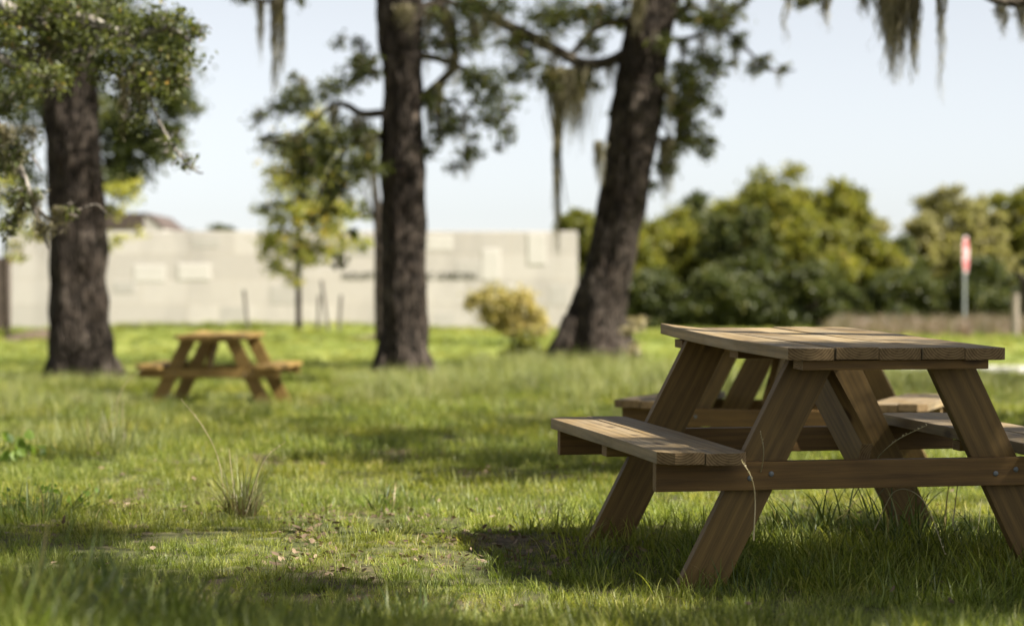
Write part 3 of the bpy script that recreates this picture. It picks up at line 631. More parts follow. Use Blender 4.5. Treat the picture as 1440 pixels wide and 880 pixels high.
# bushes ------------------------------------------------------------
LD=6.0
D=44
bx=Q(715,0)[0]
tree('bush',(bx,D,gz(bx,D)),'arching yellow-green bush in front of the right half of the wall','bush','bushes by the wall',
 [((bx+.05,D,-.1),.04),(Q(722,440),.03),(Q(715,425),.02)],[([Q(722,455),Q(700,430),Q(668,425)],.02,.006),([Q(722,455),Q(745,430),Q(760,450)],.02,.006),([Q(735,462),Q(750,440),Q(748,425)],.02,.006)],
 [pc(690,445,D,18,120),pc(720,462,D,18,140),pc(745,462,D,18,140),pc(700,420,D,24,260),pc(670,424,D,14,120),pc(735,428,D,20,240),pc(752,445,D,16,170),pc(725,450,D,18,160),pc(715,435,D,20,180),pc(760,462,D,10,60),pc(705,455,D,10,40)],M['bush_leaf'],.075,sub=14,sr=.5,twig=.006,seg=8,ridge=0,tmean=.6)
LD=2
D=37; bx=Q(742,0)[0]
tree('bush',(bx,D,gz(bx,D)),'low dark green shrub left of the leaning oak base','bush','bushes by the wall',
 [((bx,D,gz(bx,D)-.1),.03),((bx,D,gz(bx,D)+.2),.02)],[([(bx,D,.1),(bx+.2,D,.35),(bx+.35,D,.4)],.015,.006)],
 [pc(742,488,D,22,320),pc(720,497,D,16,160),pc(765,500,D,14,130)],M['wood_leaf'],.07,sub=9,sr=.36,twig=.005,seg=8,ridge=0,tmean=.3)
D=33; bx=Q(893,0)[0]
tree('dry_shrub',(bx,D,gz(bx,D)),'dry pale seedy weed standing right of the leaning oak base','shrub',None,
 [((bx,D,gz(bx,D)-.1),.02),(Q(890,480),.015),(Q(888,455),.008)],[([Q(890,500),Q(898,470),Q(903,452)],.01,.005),([Q(890,490),Q(880,470),Q(876,458)],.01,.005)],
 [pc(893,458,D,14,110),pc(902,450,D,9,60),pc(880,465,D,10,60),pc(890,490,D,12,60)],M['straw'],.05,sub=8,sr=.36,twig=.005,seg=8,ridge=0)

LD=1.0
LD=1.0
# treeline on the right ----------------------------------------------
TL=[(852,318,42,86,'wood_leaf','hazy green tree seen just right of the wall end behind the leaning trunk'),
 (935,292,50,84,'wood_leaf','rounded green tree right of the leaning oak, leftmost of the far treeline'),
 (1000,278,46,88,'dark_leaf','dark green tree second from the left in the far treeline'),
 (1085,238,66,80,'wood_leaf','tallest broad green tree in the far treeline, above the foreground table'),
 (1040,300,45,76,'dark_leaf','darker lower tree in front of the tallest treeline tree, left side'),
 (1192,258,42,82,'wood_leaf','round-topped green tree right of the tallest treeline tree'),
 (1150,322,44,77,'wood_leaf','lower tree filling the gap between the tallest and the round-topped tree'),
 (1262,338,42,80,'dark_leaf','low dark tree under the bright sky gap of the treeline'),
 (1335,262,36,90,'pale_leaf','pale thin-crowned tree behind the red sign'),
 (1295,300,34,86,'pale_leaf','pale olive tree left of the red sign'),
 (1392,300,40,83,'pale_leaf','pale olive tree just right of the red sign'),
 (965,325,50,78,'wood_leaf','broad low green tree in front of the two leftmost treeline trees'),
 (1122,300,50,82,'dark_leaf','darker tree between the tallest and the round-topped tree'),
 (1228,335,34,79,'wood_leaf','low green tree just right of the round-topped tree'),
 (900,330,34,76,'wood_leaf','small green tree tucked against the leaning trunk'),
 (975,296,46,91,'wood_leaf','tree at the back of the treeline between its two leftmost crowns'),
 (1162,284,44,92,'wood_leaf','tree at the back of the treeline between the tallest and the round-topped crown'),
 (1220,304,40,90,'pale_leaf','pale tree at the back of the treeline just right of the round-topped crown'),
 (1308,284,34,94,'pale_leaf','thin pale tree at the back of the treeline left of the red sign'),
 (1415,276,36,94,'wood_leaf','tree at the back of the treeline above the wooden post'),
 (1045,262,44,83,'wood_leaf','tall green tree just left of the tallest treeline tree'),
 (1132,268,42,86,'wood_leaf','tall tree behind and right of the tallest treeline tree'),
 (1372,280,34,92,'pale_leaf','pale wispy tree behind and right of the red sign'),
 (1446,258,42,85,'wood_leaf','tall yellow-green tree cut by the right edge')]
def mass_tree(cx,ty,hw,D,mk,label,group,name='woodland_tree',by=None,leaf=.17,dens=1.0,sparse=1.0):
    bx=(cx-720)/F*D; zb=gz(bx,D); topz=P(0,ty,D).z; w=hw*1.15/F*D; h=topz-zb; cl=[]
    nC=int(64*dens)
    for i in range(nC):
        t=(i+random.random())/nC; zz=zb+.06*h+t*h*.88; u=max(0,(t-.35)/.65); rr=max(.3,(1-u**2.6))**.5 if t>.35 else .92; a=random.random()*2*PI; q=random.random()**.5*1.0
        rr*=1+.18*noise.noise(Vector((bx+math.cos(a)*2,t*4,3)))*2
        r=w*random.uniform(.13,.30)
        cl.append((bx+math.cos(a)*w*rr*q, D+math.sin(a)*w*rr*q*.8, min(zz+random.uniform(-.1,.1)*h,topz-r*.5), r, int(330*sparse*(r/(.2*w)))))
    pass
    lim=[([(bx,D,zb+h*.2),(bx+s*w*.3,D,zb+h*.42),(bx+s*w*.5,D,zb+h*.62)],.07,.02) for s in (-1,1)]
    return tree(name,(bx,D,zb),label,'tree',group,[((bx,D,zb-.2),.16),((bx,D,zb+h*.4),.12),((bx+.1,D,zb+h*.75),.06)],lim,cl,M[mk],leaf,sub=6,sr=.8,twig=.02,seg=10,ridge=0,tmean=.5)
for cx,ty,hw,D,mk,lb in TL: mass_tree(cx,ty,hw,D,mk,lb,'trees of the far treeline',sparse=.55 if mk=='pale_leaf' else 1.0)
SH=[(905,385,44),(966,408,36),(1022,378,48),(1088,412,34),(1145,372,46),(1206,405,36),(1262,380,44),(1319,402,34),(1376,366,46),(1432,392,36)]
SLAB=['dark undergrowth shrub at the left end of the treeline foot beside the leaning trunk','second undergrowth shrub from the left along the treeline foot','third undergrowth shrub from the left along the treeline foot','undergrowth shrub below the tallest treeline tree','undergrowth shrub just right of the tallest treeline tree','undergrowth shrub below the round-topped tree','undergrowth shrub below the sky gap of the treeline','undergrowth shrub just left of the red sign','undergrowth shrub between the red sign and the wooden post','undergrowth shrub at the right edge behind the wooden post']
for (cx,ty,hw),lb in zip(SH,SLAB): mass_tree(cx,ty,hw,73,'dark_leaf',lb,'undergrowth shrubs at the treeline foot',name='shrub',leaf=.14,dens=.7)
for s in list(C.objects):
    if s.name.startswith('shrub') and s.get('category')=='tree': s['category']='shrub'
# far-off wood closing the view behind the treeline
cl=[(x,118+random.uniform(-4,4),random.uniform(.6,3.1),random.uniform(1.2,1.9),260) for x in np.arange(3,34,.8)]+[(x,105+random.uniform(-3,3),random.uniform(.2,1.4),random.uniform(.8,1.2),220) for x in np.arange(3,32,.7)]
lp,_=cluster_points(cl,9,.34); tag(link('far_wood',leaves_mesh('far_wood',lp,.30,.5),M['dark_leaf']),kind='stuff')
# treetops above the wall
mass_tree(806,297,30,88,'wood_leaf','small green treetop showing above the right end of the wall','trees behind the wall')
mass_tree(270,317,22,95,'dark_leaf','dark treetop bump above the wall, leftmost','trees behind the wall',dens=.6)
mass_tree(318,316,24,96,'dark_leaf','dark treetop bump above the wall beside the young tree crown','trees behind the wall',dens=.6)
# dark bent tree edge at the far right
D=60
tree('bent_tree',(Q(1450,0)[0],D,gz(13,D)),'dark bent trunk with dense foliage at the right edge behind the wooden post','tree',None,
 [((Q(1446,0)[0],D,-.4),.10),(Q(1442,430),.09),(Q(1438,395),.08),(Q(1428,378),.05),(Q(1452,350),.05)],[],[pc(1438,368,D,11,160),pc(1452,392,D,14,200),pc(1455,350,D,14,160)],M['oak_leaf'],.09,sub=7,sr=.3,twig=.01,seg=10,ridge=0,tmean=.1)

# ------------------------------------------------------------------ entrance wall
DW=60; 
def box_mesh(name,x0,x1,y0,y1,z0,z1,bev=0):
    bm=bmesh.new(); bmesh.ops.create_cube(bm,size=1)
    for v in bm.verts: v.co=((x0+x1)/2+v.co.x*(x1-x0),(y0+y1)/2+v.co.y*(y1-y0),(z0+z1)/2+v.co.z*(z1-z0))
    if bev: bmesh.ops.bevel(bm,geom=list(bm.edges),offset=bev,segments=1,affect='EDGES')
    me=bpy.data.meshes.new(name); bm.to_mesh(me); bm.free(); return me
m,nt,out=mat('limestone_panels'); tc=N(nt,'ShaderNodeTexCoord').outputs['Object']
sw=N(nt,'ShaderNodeSeparateXYZ'); nt.links.new(tc,sw.inputs[0]); cb=N(nt,'ShaderNodeCombineXYZ'); nt.links.new(sw.outputs['X'],cb.inputs['X']); nt.links.new(sw.outputs['Z'],cb.inputs['Y'])
bk=N(nt,'ShaderNodeTexBrick'); bk.offset=.37; bk.squash=1.6; bk.squash_frequency=2
for k,v_ in (('Scale',1.0),('Mortar Size',.006),('Bias',0),('Brick Width',1.15),('Row Height',.62)): bk.inputs[k].default_value=v_
bk.inputs['Color1'].default_value=(.48,.443,.415,1); bk.inputs['Color2'].default_value=(.56,.52,.49,1); bk.inputs['Mortar'].default_value=(.46,.40,.34,1); nt.links.new(cb.outputs[0],bk.inputs['Vector'])
n1=noise_tex(nt,mapping(nt,tc,(1,1,.35)),.8,4); n2=noise_tex(nt,tc,6,4)
col=mix(nt,bk.outputs['Color'],(.82,.82,.83),ramp(nt,[(.45,(0,0,0)),(.65,(1,1,1))],n1),'MULTIPLY')
col=mix(nt,col,(.9,.88,.86),n2,'MULTIPLY'); principled(nt,out,col,.85,n2,.3,.01,.2); M['stone']=m
PT=.12
M['panel_light']=plain('smooth_light_panel',(.535,.50,.47),.8,0,3,.05); M['panel_grey']=plain('grey_panel',(.42,.39,.365),.8,0,3,.06); ip_=0
xw0=(12-720)/F*DW; xw1=(812-720)/F*DW; ztop=P(0,325,DW).z
def wy(x): return DW
W=empty('entrance_wall',(0,0,0),'long pale stone garden wall with dark lettering across the meadow','wall')
link('wall_body',box_mesh('wall_body',xw0,xw1,DW,DW+.5,-.4,ztop,.01),M['stone'],W)
for (a,b,c,d,t) in [(250,296,371,394,.10),(188,232,373,396,.07),(678,703,350,394,.09),(742,768,328,372,.12),(642,678,368,392,.05),(600,636,331,352,.06),(270,310,332,348,.05),(160,190,395,412,.06),(700,728,400,430,.04),(380,420,400,428,.05),(310,350,430,462,.04),(610,640,440,466,.04),(772,800,400,430,.05),(490,526,335,360,.06)]:
    p=P(a,d,DW); q=P(b,c,DW); ip_+=1; link('raised_panel',box_mesh('raised_panel',p.x,q.x,DW-t*PT,DW+.01,p.z,q.z,.008),M['panel_light'] if ip_ in (1,2,3,4,6,9) else M['panel_grey'],W)
def text_mesh(txt, size, ext, width=None):
    cu=bpy.data.curves.new('t','FONT'); cu.body=txt; cu.size=size; cu.extrude=ext; cu.align_x='LEFT'; cu.resolution_u=4
    to=bpy.data.objects.new('t',cu); C.objects.link(to); dg=bpy.context.evaluated_depsgraph_get(); dg.update()
    me=bpy.data.meshes.new_from_object(to.evaluated_get(dg)); bpy.data.objects.remove(to); bpy.data.curves.remove(cu); me.name='lettering'
    if width:
        xs_=[v.co.x for v in me.vertices]; s=width/(max(xs_)-min(xs_)); x0=min(xs_)
        for v in me.vertices: v.co.x=(v.co.x-x0)*s
    return me
M['letters']=plain('dark_metal_letters',(.10,.095,.09),.5,.3)
me=text_mesh('HOUSTON BOTANIC GARDEN',.27,.006,(669-482)/F*DW); o=link('lettering',me,M['letters'],W); p=P(482,393,DW); o.location=(p.x,DW-.008,p.z); o.rotation_euler=(R(90),0,0)
# coping left of wall & building
M['brown']=plain('dark_brown_cladding',(.075,.055,.045),.7,0,3,.25); M['white']=plain('pale_gable_render',(.40,.37,.335),.8,0,4,.08)
B_=empty('garden_building',(Q(190,0,d=68)[0],68,0),'low building with dark brown roof edge behind the left end of the wall','building')
def q68(x,y): p=P(x,y,68); return (p.x-B_.location.x, 0, p.z)
def prism_xz(name,poly,y0,y1):
    bm=bmesh.new(); a=[bm.verts.new((x,y0,z)) for x,z in poly]; b=[bm.verts.new((x,y1,z)) for x,z in poly]; n=len(poly)
    bm.faces.new(a); bm.faces.new(b[::-1])
    for i in range(n): bm.faces.new((a[i],b[i],b[(i+1)%n],a[(i+1)%n]))
    bmesh.ops.recalc_face_normals(bm,faces=bm.faces); me=bpy.data.meshes.new(name); bm.to_mesh(me); bm.free(); return me
pl=[q68(x,y) for x,y in ((100,300),(204,300),(204,322),(100,322))]; link('roof',prism_xz('roof',[(a[0],a[2]) for a in pl],-.3,5),M['brown'],B_)
pl=[q68(x,y) for x,y in ((204.5,301),(231,322),(231,475),(204.5,475))]; link('gable_wall',prism_xz('gable_wall',[(a[0],a[2]) for a in pl],-.2,5),M['white'],B_)
pl=[q68(x,y) for x,y in ((103,322.2),(204.2,322.2),(204.2,475),(103,475))]; link('wall',prism_xz('wall',[(a[0],a[2]) for a in pl],0,5),M['white'],B_)
pl=[(204.2,299.2),(206,299.2),(232.5,320.8),(231,321.5)]; pl=[q68(x,y) for x,y in pl]; link('roof_edge',prism_xz('roof_edge',[(a[0],a[2]) for a in pl],-.22,5),M['brown'],B_)
p=P(-30,362,56); q=P(12,362,56)
o=link('gate_pillar',box_mesh('gate_pillar',-(q.x-p.x)/2,(q.x-p.x)/2,-.3,.3,-.4,p.z,.02),M['brown']); o.location=((p.x+q.x)/2,56,0); tag(o,'dark brown pillar at the left end of the pale wall','pillar')

# sign, post, cones
D=62; p=P(1356,0,D); bz=gz(p.x,D)
Sg=empty('stop_sign',(p.x,D,bz),'red and white octagonal sign on a tall grey pole, seen nearly edge-on','sign',rz=R(70))
M['pole']=plain('grey_steel_pole',(.42,.44,.43),.5,.4,8,.1); M['red']=plain('sign_red',(.42,.08,.09),.45); M['signwhite']=plain('sign_white',(.75,.75,.74),.4)
zc=P(0,358,D).z-bz
link('pole',box_mesh('pole',-.045,.045,-.03,.03,-.3,zc+.40,.008),M['pole'],Sg)
def octo(name,r,y0,y1):
    return prism_xz(name,[(r*math.cos(R(22.5+45*k)),zc+r*math.sin(R(22.5+45*k))) for k in range(8)],y0,y1)
link('sign_border',octo('sign_border',.50,-.042,-.034),M['signwhite'],Sg); link('sign_face',octo('sign_face',.465,-.045,-.0415),M['red'],Sg)
me=text_mesh('STOP',.42,.002,.78); o=link('lettering',me,M['signwhite'],Sg); o.location=(-.39,-.0475,zc-.15); o.rotation_euler=(R(90),0,0)
D=50; p=P(1427,412,D); bz=gz(p.x,D); M['postwood']=plain('grey_post_wood',(.24,.20,.16),.85,0,9,.3)
me=bpy.data.meshes.new('wooden_post'); v,f=tube([(0,0,-.3),(0,0,.5),(.01,0,p.z-bz)],[.085,.085,.08],12,3,.06); 
bm=bmesh.new(); vs=[bm.verts.new(x) for x in v]; [bm.faces.new([vs[i] for i in q_]) for q_ in f]; bm.faces.new(vs[-12:]); bm.to_mesh(me); bm.free()
o=link('wooden_post',me,M['postwood']); o.location=(p.x,D,bz); tag(o,'plain round wooden post at the right edge below the treeline','post')

# mulch beds
M['mulch']=plain('brown_mulch',(.10,.07,.05),.95,0,18,.5,.03)
def mound(x0,x1,yb,D,h,label):
    a=P(x0,yb,D); b=P(x1,yb,D); cx=(a.x+b.x)/2; rx=(b.x-a.x)/2; V=[];Fc=[];n=28;k=9
    for j in range(k+1):
        for i in range(n):
            t=j/k; an=2*PI*i/n; rr=t*(1+.12*noise.noise(Vector((math.cos(an)*2,math.sin(an)*2,D)))); x=cx+math.cos(an)*rx*rr; y=D+math.sin(an)*rx*.7*rr
            V.append((x-cx,y-D,gz(x,y)+h*(1-t*t)-.02*t+.05*noise.noise(Vector((x*4,y*4,1)))*(1-t)-gz(cx,D)))
    for j in range(k):
        for i in range(n): Fc.append((j*n+i,j*n+(i+1)%n,(j+1)*n+(i+1)%n,(j+1)*n+i))
    o=link('mulch_mound',np_mesh('mulch_mound',V,Fc,smooth=True),M['mulch']); o.location=(cx,D,gz(cx,D)); return tag(o,label,'mulch mound','mulch mounds on the lawn')
mound(-5,150,480,46,.20,'brown mulch mound left of the leftmost trunk foot')
mound(475,600,466,47,.08,'low brown mulch mound left of the centre trunk foot')

# ------------------------------------------------------------------ grass
def blade_set(n, r, h0, h1, w, lean, curl, seg=4, spread=1.0, tmix=None, stalks=0):
    V=[];Fc=[];T=[];o=0
    for i in range(n):
        a=rng.uniform(0,2*PI); q=r*math.sqrt(rng.uniform()); x,y=q*math.cos(a),q*math.sin(a)
        h=rng.uniform(h0,h1); d=a+rng.normal()*.9 if spread else rng.uniform(0,6.3); le=rng.uniform(.2,1)*lean; ww=w*rng.uniform(.6,1.3); tw=rng.uniform(0,PI)
        sx,sy=-math.sin(d+tw*.2),math.cos(d+tw*.2); tt=np.clip(rng.normal(.45,.25),0,1) if tmix is None else tmix(rng)
        px,py,pz=x,y,-.01; th=le*.35; step=h/seg
        for k in range(seg+1):
            s=k/seg; wk=ww*(1-s)**.6 if s<1 else 0
            wk=ww*(1-s*s)*.5+ (0 if s==1 else .0004)
            V.append((px-sx*wk,py-sy*wk,pz)); V.append((px+sx*wk,py+sy*wk,pz))
            if k: Fc.append((o+2*k-2,o+2*k-1,o+2*k+1,o+2*k)); T.append(tt)
            px+=math.cos(d)*math.sin(th)*step; py+=math.sin(d)*math.sin(th)*step; pz+=math.cos(th)*step; th+=curl*le*(.6+.8*s)
        o+=2*(seg+1)
    return np.array(V),np.array(Fc),np.array(T)
def proto_collection(name, specs, m):
    col=bpy.data.collections.new(name)
    for i,s in enumerate(specs):
        v,f,t=blade_set(**s); me=np_mesh(name+'_blades',v,f,t,smooth=True); me.materials.append(m); o=bpy.data.objects.new(name+'_blades',me); col.objects.link(o)
    return col
lawn=proto_collection('lawn',[dict(n=60,r=.075,h0=.025,h1=.085,w=.0028,lean=1.7,curl=.40),dict(n=50,r=.08,h0=.035,h1=.12,w=.0028,lean=1.5,curl=.40),dict(n=44,r=.07,h0=.02,h1=.07,w=.0036,lean=2.2,curl=.45),dict(n=44,r=.09,h0=.04,h1=.14,w=.0027,lean=1.5,curl=.36),dict(n=30,r=.08,h0=.015,h1=.05,w=.0065,lean=2.2,curl=.3,seg=3),dict(n=26,r=.09,h0=.02,h1=.045,w=.013,lean=2.6,curl=.25,seg=4)],M['grass'])
tall=proto_collection('tall_grass',[dict(n=34,r=.10,h0=.15,h1=.42,w=.0065,lean=.8,curl=.30,seg=5),dict(n=30,r=.12,h0=.12,h1=.50,w=.006,lean=1.1,curl=.33,seg=5),dict(n=26,r=.10,h0=.2,h1=.46,w=.007,lean=.6,curl=.42,seg=5)],M['tallgrass'])
weed=proto_collection('dry_weeds',[dict(n=40,r=.25,h0=.15,h1=.55,w=.02,lean=.7,curl=.3),dict(n=40,r=.25,h0=.2,h1=.7,w=.02,lean=.5,curl=.3)],M['weeds'])

def scatter(name, pts, rots, scl, idx, col, label=None):
    me=bpy.data.meshes.new(name); me.vertices.add(len(pts)); me.vertices.foreach_set('co',np.asarray(pts,dtype=np.float32).ravel())
    for nm,ty,key,arr in (('rotz','FLOAT','value',rots),('scl','FLOAT','value',scl),('tilt','FLOAT','value',rng.normal(0,.12,len(pts)))):
        a=me.attributes.new(nm,ty,'POINT'); a.data.foreach_set(key,np.asarray(arr,dtype=np.float32))
    a=me.attributes.new('idx','INT','POINT'); a.data.foreach_set('value',np.asarray(idx,dtype=np.int32))
    me.update(); o=bpy.data.objects.new(name,me); C.objects.link(o)
    ng=bpy.data.node_groups.new(name,'GeometryNodeTree'); ng.interface.new_socket('Geometry',in_out='INPUT',socket_type='NodeSocketGeometry'); ng.interface.new_socket('Geometry',in_out='OUTPUT',socket_type='NodeSocketGeometry')
    gi=ng.nodes.new('NodeGroupInput'); go=ng.nodes.new('NodeGroupOutput'); ip=ng.nodes.new('GeometryNodeInstanceOnPoints'); ci=ng.nodes.new('GeometryNodeCollectionInfo')
    ci.inputs['Collection'].default_value=col; ci.inputs['Separate Children'].default_value=True; ci.inputs['Reset Children'].default_value=True
    def att(nm,ty): n=ng.nodes.new('GeometryNodeInputNamedAttribute'); n.data_type=ty; n.inputs['Name'].default_value=nm; return n.outputs['Attribute']
    cx=ng.nodes.new('ShaderNodeCombineXYZ'); L_=ng.links.new; L_(att('rotz','FLOAT'),cx.inputs['Z']); L_(att('tilt','FLOAT'),cx.inputs['X'])
    L_(gi.outputs[0],ip.inputs['Points']); L_(ci.outputs[0],ip.inputs['Instance']); ip.inputs['Pick Instance'].default_value=True
    L_(att('idx','INT'),ip.inputs['Instance Index']); L_(cx.outputs[0],ip.inputs['Rotation']); L_(att('scl','FLOAT'),ip.inputs['Scale']); L_(ip.outputs[0],go.inputs[0])
    md=o.modifiers.new('scatter','NODES'); md.node_group=ng
    return tag(o,label,kind='stuff')

def px_of(x,y,z): return 720+x*F/y, HY-(z-HC)*F/y
BARE=[(760,775,120,30,.75),(560,735,90,20,.6),(470,800,90,20,.5),(850,800,90,16,.8),(300,720,60,10,.4),(440,738,60,22,.9),(700,800,110,16,.75),(560,640,55,16,.8),(600,625,60,10,.6),(680,672,60,10,.6),(430,770,40,12,.5),(640,775,60,10,.55),(175,722,35,8,.5),(1240,770,60,14,.25),(840,815,60,10,.4),(540,690,40,10,.4)]
def bare(px,py): 
    b=0
    for cx,cy,rx,ry,s in BARE: b=max(b,s*math.exp(-((px-cx)/rx)**2-((py-cy)/ry)**2))
    return b
pts=[];sc=[];ix=[]
def fill(y0,y1,dens,margin,s0,s1):
    hw=lambda y: .215*y+margin
    n=int(dens*(y1-y0)*(2*hw((y0+y1)/2)))
    for _ in range(n):
        y=random.uniform(y0,y1); 
        if random.random()>hw(y)/hw(y1): continue
        x=random.uniform(-hw(y),hw(y)); z=gz(x,y); a,b=px_of(x,y,z)
        nz=noise.noise(Vector((x*1.4,y*1.1,3)))+.5*noise.noise(Vector((x*4,y*4,9)))
        if random.random()<bare(a,b)*1.05: continue
        if nz<-.55 and random.random()<.4: continue
        if y>33.2 and y<36.5 and x>5.4: continue
        if abs(x-(-3.0))<.0: continue
        s=random.uniform(s0,s1)*(1+.45*nz)
        if y<6.6: s*=1.0+.35*min(1,(6.6-y)/1.2)*(1.2 if x<-.2 else .5)
        pts.append((x,y,z)); sc.append(max(.35,s)); ix.append(random.choice((0,0,1,1,2,3,4,2,0,1,2,5)))
fill(3.6,6.4,380,1.2,.55,.9); fill(6.4,9.2,360,1.3,.35,.66); fill(9.2,13,210,1.5,.5,.9); fill(13,20,90,2,.8,1.35); fill(20,34,34,2.5,1.1,1.8); fill(34,60,9,3,1.2,1.9)
# longer tufts below and beside the foreground table
for _ in range(420):
    x=random.gauss(1.35,.5); y=random.gauss(8.0,.45); z=gz(x,y); pts.append((x,y,z)); sc.append(random.uniform(.8,1.5)); ix.append(random.choice((1,3,3,0)))
for _ in range(120):
    x=random.gauss(-1.2,.3); y=random.gauss(5.3,.35); pts.append((x,y,gz(x,y))); sc.append(random.uniform(1.1,1.8)); ix.append(3)
print('lawn instances',len(pts))
scatter('grass',pts,rng.uniform(0,6.3,len(pts)),sc,ix,lawn,'green backlit lawn grass')
# tall seedy grass around the oaks
pts=[];sc=[];ix=[]
def tfill(n,x0,x1,y0,y1,s0,s1,thr=-.1):
    for _ in range(n):
        x=random.uniform(x0,x1); y=random.uniform(y0,y1)
        if noise.noise(Vector((x*.5,y*.3,7)))<thr: continue
        if math.hypot(x+3.0,y-26.1)<1.3: continue
        pts.append((x,y,gz(x,y))); sc.append(random.uniform(s0,s1)); ix.append(random.randrange(3))
tfill(1900,-1.8,5.8,24,33,.4,.85,-.35); tfill(260,-6,-3.4,18,30,.35,.7,0); tfill(320,-3,4,18,25,.3,.55,.05); tfill(200,1.0,8,14,24,.35,.6,.05); tfill(110,-3.4,-2.1,11,16,.35,.6,0); tfill(500,-3.6,3.6,14,24,.22,.42,.1); tfill(160,-2.4,2.4,10,14,.18,.32,.15); tfill(420,-7,7,26,36,.3,.6,-.1); tfill(160,-.6,1.8,32.6,33.6,.5,.9,-1); tfill(140,-2.2,-.8,29.5,30.6,.4,.8,-1); tfill(160,-7,-4.6,29.5,30.5,.3,.7,-1)
scatter('tall_grass',pts,rng.uniform(0,6.3,len(pts)),sc,ix,tall,'tall pale seeding grass around the oak trunks')
pts=[];sc=[];ix=[]
for _ in range(620):
    y=random.uniform(50,67); x=random.uniform(.13*y,.22*y+3); pts.append((x,y,gz(x,y))); sc.append(random.uniform(.35,.85)); ix.append(random.randrange(2))
scatter('dry_weeds',pts,rng.uniform(0,6.3,len(pts)),sc,ix,weed,'brownish pink weeds at the foot of the far treeline')

# single grass plants
def gplant(name,x,y,label,cat,group,sets,m,stalks=()):
    base=(x,y,gz(x,y)); root=empty(name,base,label,cat,group)
    vs=[];fs=[];ts=[];o=0
    for s in sets:
        v,f,t=blade_set(**s); vs.append(v); fs.append(f+o); ts.append(t); o+=len(v)
    link('blades',np_mesh('blades',np.concatenate(vs),np.concatenate(fs),np.concatenate(ts),smooth=True),m,root)
    for st in stalks:
        q=[np.array(p)-np.array(base) for p in st]; v,f=tube(q,[.0022]+[.0016]*(len(q)-2)+[.0009],5,8)
        vs2=[v];fs2=[f];o2=len(v); c=catmull(q,8); k0=int(len(c)*.6); lp=c[k0:]; lv=[]
        # seed spikelets on the last stretch
        for p in lp:
            for _ in range(2):
                d=rand_unit(1)[0]*.004; d2=rand_unit(1)[0]*.0015+np.array([0,0,.006]); vs2.append(np.array([p+d*.2,p+d+d2*.4,p+d*.6+d2,p-d*.2+d2*.5])); fs2.append(np.array([[o2,o2+1,o2+2,o2+3]])); o2+=4
        vv=np.concatenate(vs2); ff=np.concatenate(fs2); link('seed_stalk',np_mesh('seed_stalk',vv,ff,np.full(len(ff),.6)),M['straw'],root)
    return root
TG='grass tufts standing out of the lawn'
gplant('grass_tuft',-1.09,9.75,'spiky bunch grass with a reddish base left of the leaf litter','grass tuft',TG,[dict(n=230,r=.055,h0=.12,h1=.31,w=.0027,lean=2.1,curl=.12,seg=6),dict(n=60,r=.07,h0=.03,h1=.12,w=.003,lean=1.2,curl=.1,tmix=lambda g:.02)],M['rush'],
 [[P(318,728,9.75),P(308,650,9.8),P(285,600,9.8),P(255,562,9.8)],[P(332,728,9.7),P(325,660,9.7),P(322,632,9.7)],[P(345,725,9.7),P(370,650,9.7),P(400,622,9.7)]])
gplant('grass_tuft',P(535,0,10.3).x,10.3,'bright broad-bladed grass tuft right of the leaf litter','grass tuft',TG,[dict(n=70,r=.09,h0=.05,h1=.17,w=.007,lean=1.4,curl=.25,seg=5)],M['tuft'])
gplant('grass_tuft',P(590,0,10.6).x,10.6,'second bright broad-bladed grass tuft nearer the foreground table','grass tuft',TG,[dict(n=60,r=.12,h0=.04,h1=.14,w=.007,lean=1.6,curl=.25,seg=5)],M['tuft'])
gplant('grass_tuft',P(1150,0,8.6).x,8.6,'dark arching grass tuft under the left of the foreground table frame','grass tuft',TG,[dict(n=80,r=.16,h0=.12,h1=.32,w=.007,lean=1.4,curl=.3,seg=6)],M['tuft'],[[P(1200,700,8.2),P(1230,650,7.9),P(1260,620,7.5),P(1303,598,7.35)],[P(1066,680,7.6),P(1074,640,7.5),P(1070,608,7.45)]])
gplant('grass_tuft',P(1265,0,8.5).x,8.5,'dark arching grass tuft in front of the far table leg with the knot','grass tuft',TG,[dict(n=90,r=.18,h0=.12,h1=.34,w=.0075,lean=1.5,curl=.32,seg=6)],M['tuft'],[[P(1230,745,7.9),P(1260,690,7.8),P(1300,705,7.6),P(1330,780,7.5)],[P(1340,740,8),P(1346,690,8),P(1350,650,8)]])
gplant('grass_tuft',P(1385,0,8.3).x,8.3,'grass tuft beside the right near leg of the foreground table','grass tuft',TG,[dict(n=70,r=.16,h0=.08,h1=.26,w=.006,lean=1.4,curl=.3,seg=6)],M['tuft'])
gplant('grass_tuft',P(845,0,7.9).x,7.9,'small upright weed-like grass plant in the soil left of the near table leg','grass tuft',TG,[dict(n=34,r=.035,h0=.05,h1=.13,w=.006,lean=1.2,curl=.22,seg=5)],M['tuft'])
gplant('grass_tuft',P(1045,0,7.4).x,7.35,'thin stalks leaning in front of the left near leg of the foreground table','grass tuft',TG,[dict(n=50,r=.09,h0=.06,h1=.16,w=.004,lean=1.2,curl=.25,seg=5)],M['tuft'],[[P(1060,760,7.2),P(1062,700,7.2),P(1056,670,7.15),P(1043,648,7.1)]])
gplant('grass_tuft',P(155,0,14).x,14,'tall pale grass tuft between the leftmost trunk and the camera','grass tuft',TG,[dict(n=60,r=.14,h0=.15,h1=.36,w=.006,lean=1.0,curl=.25,seg=5)],M['rush'],[[P(150,600,14),P(165,560,14),P(185,528,14)],[P(160,600,14),P(172,545,14),P(200,520,14)]])
gplant('grass_tuft',P(5,0,9).x,9.4,'pale grass tuft at the left edge of the lit lawn','grass tuft',TG,[dict(n=80,r=.1,h0=.06,h1=.2,w=.005,lean=1.2,curl=.25,seg=5)],M['tuft'])
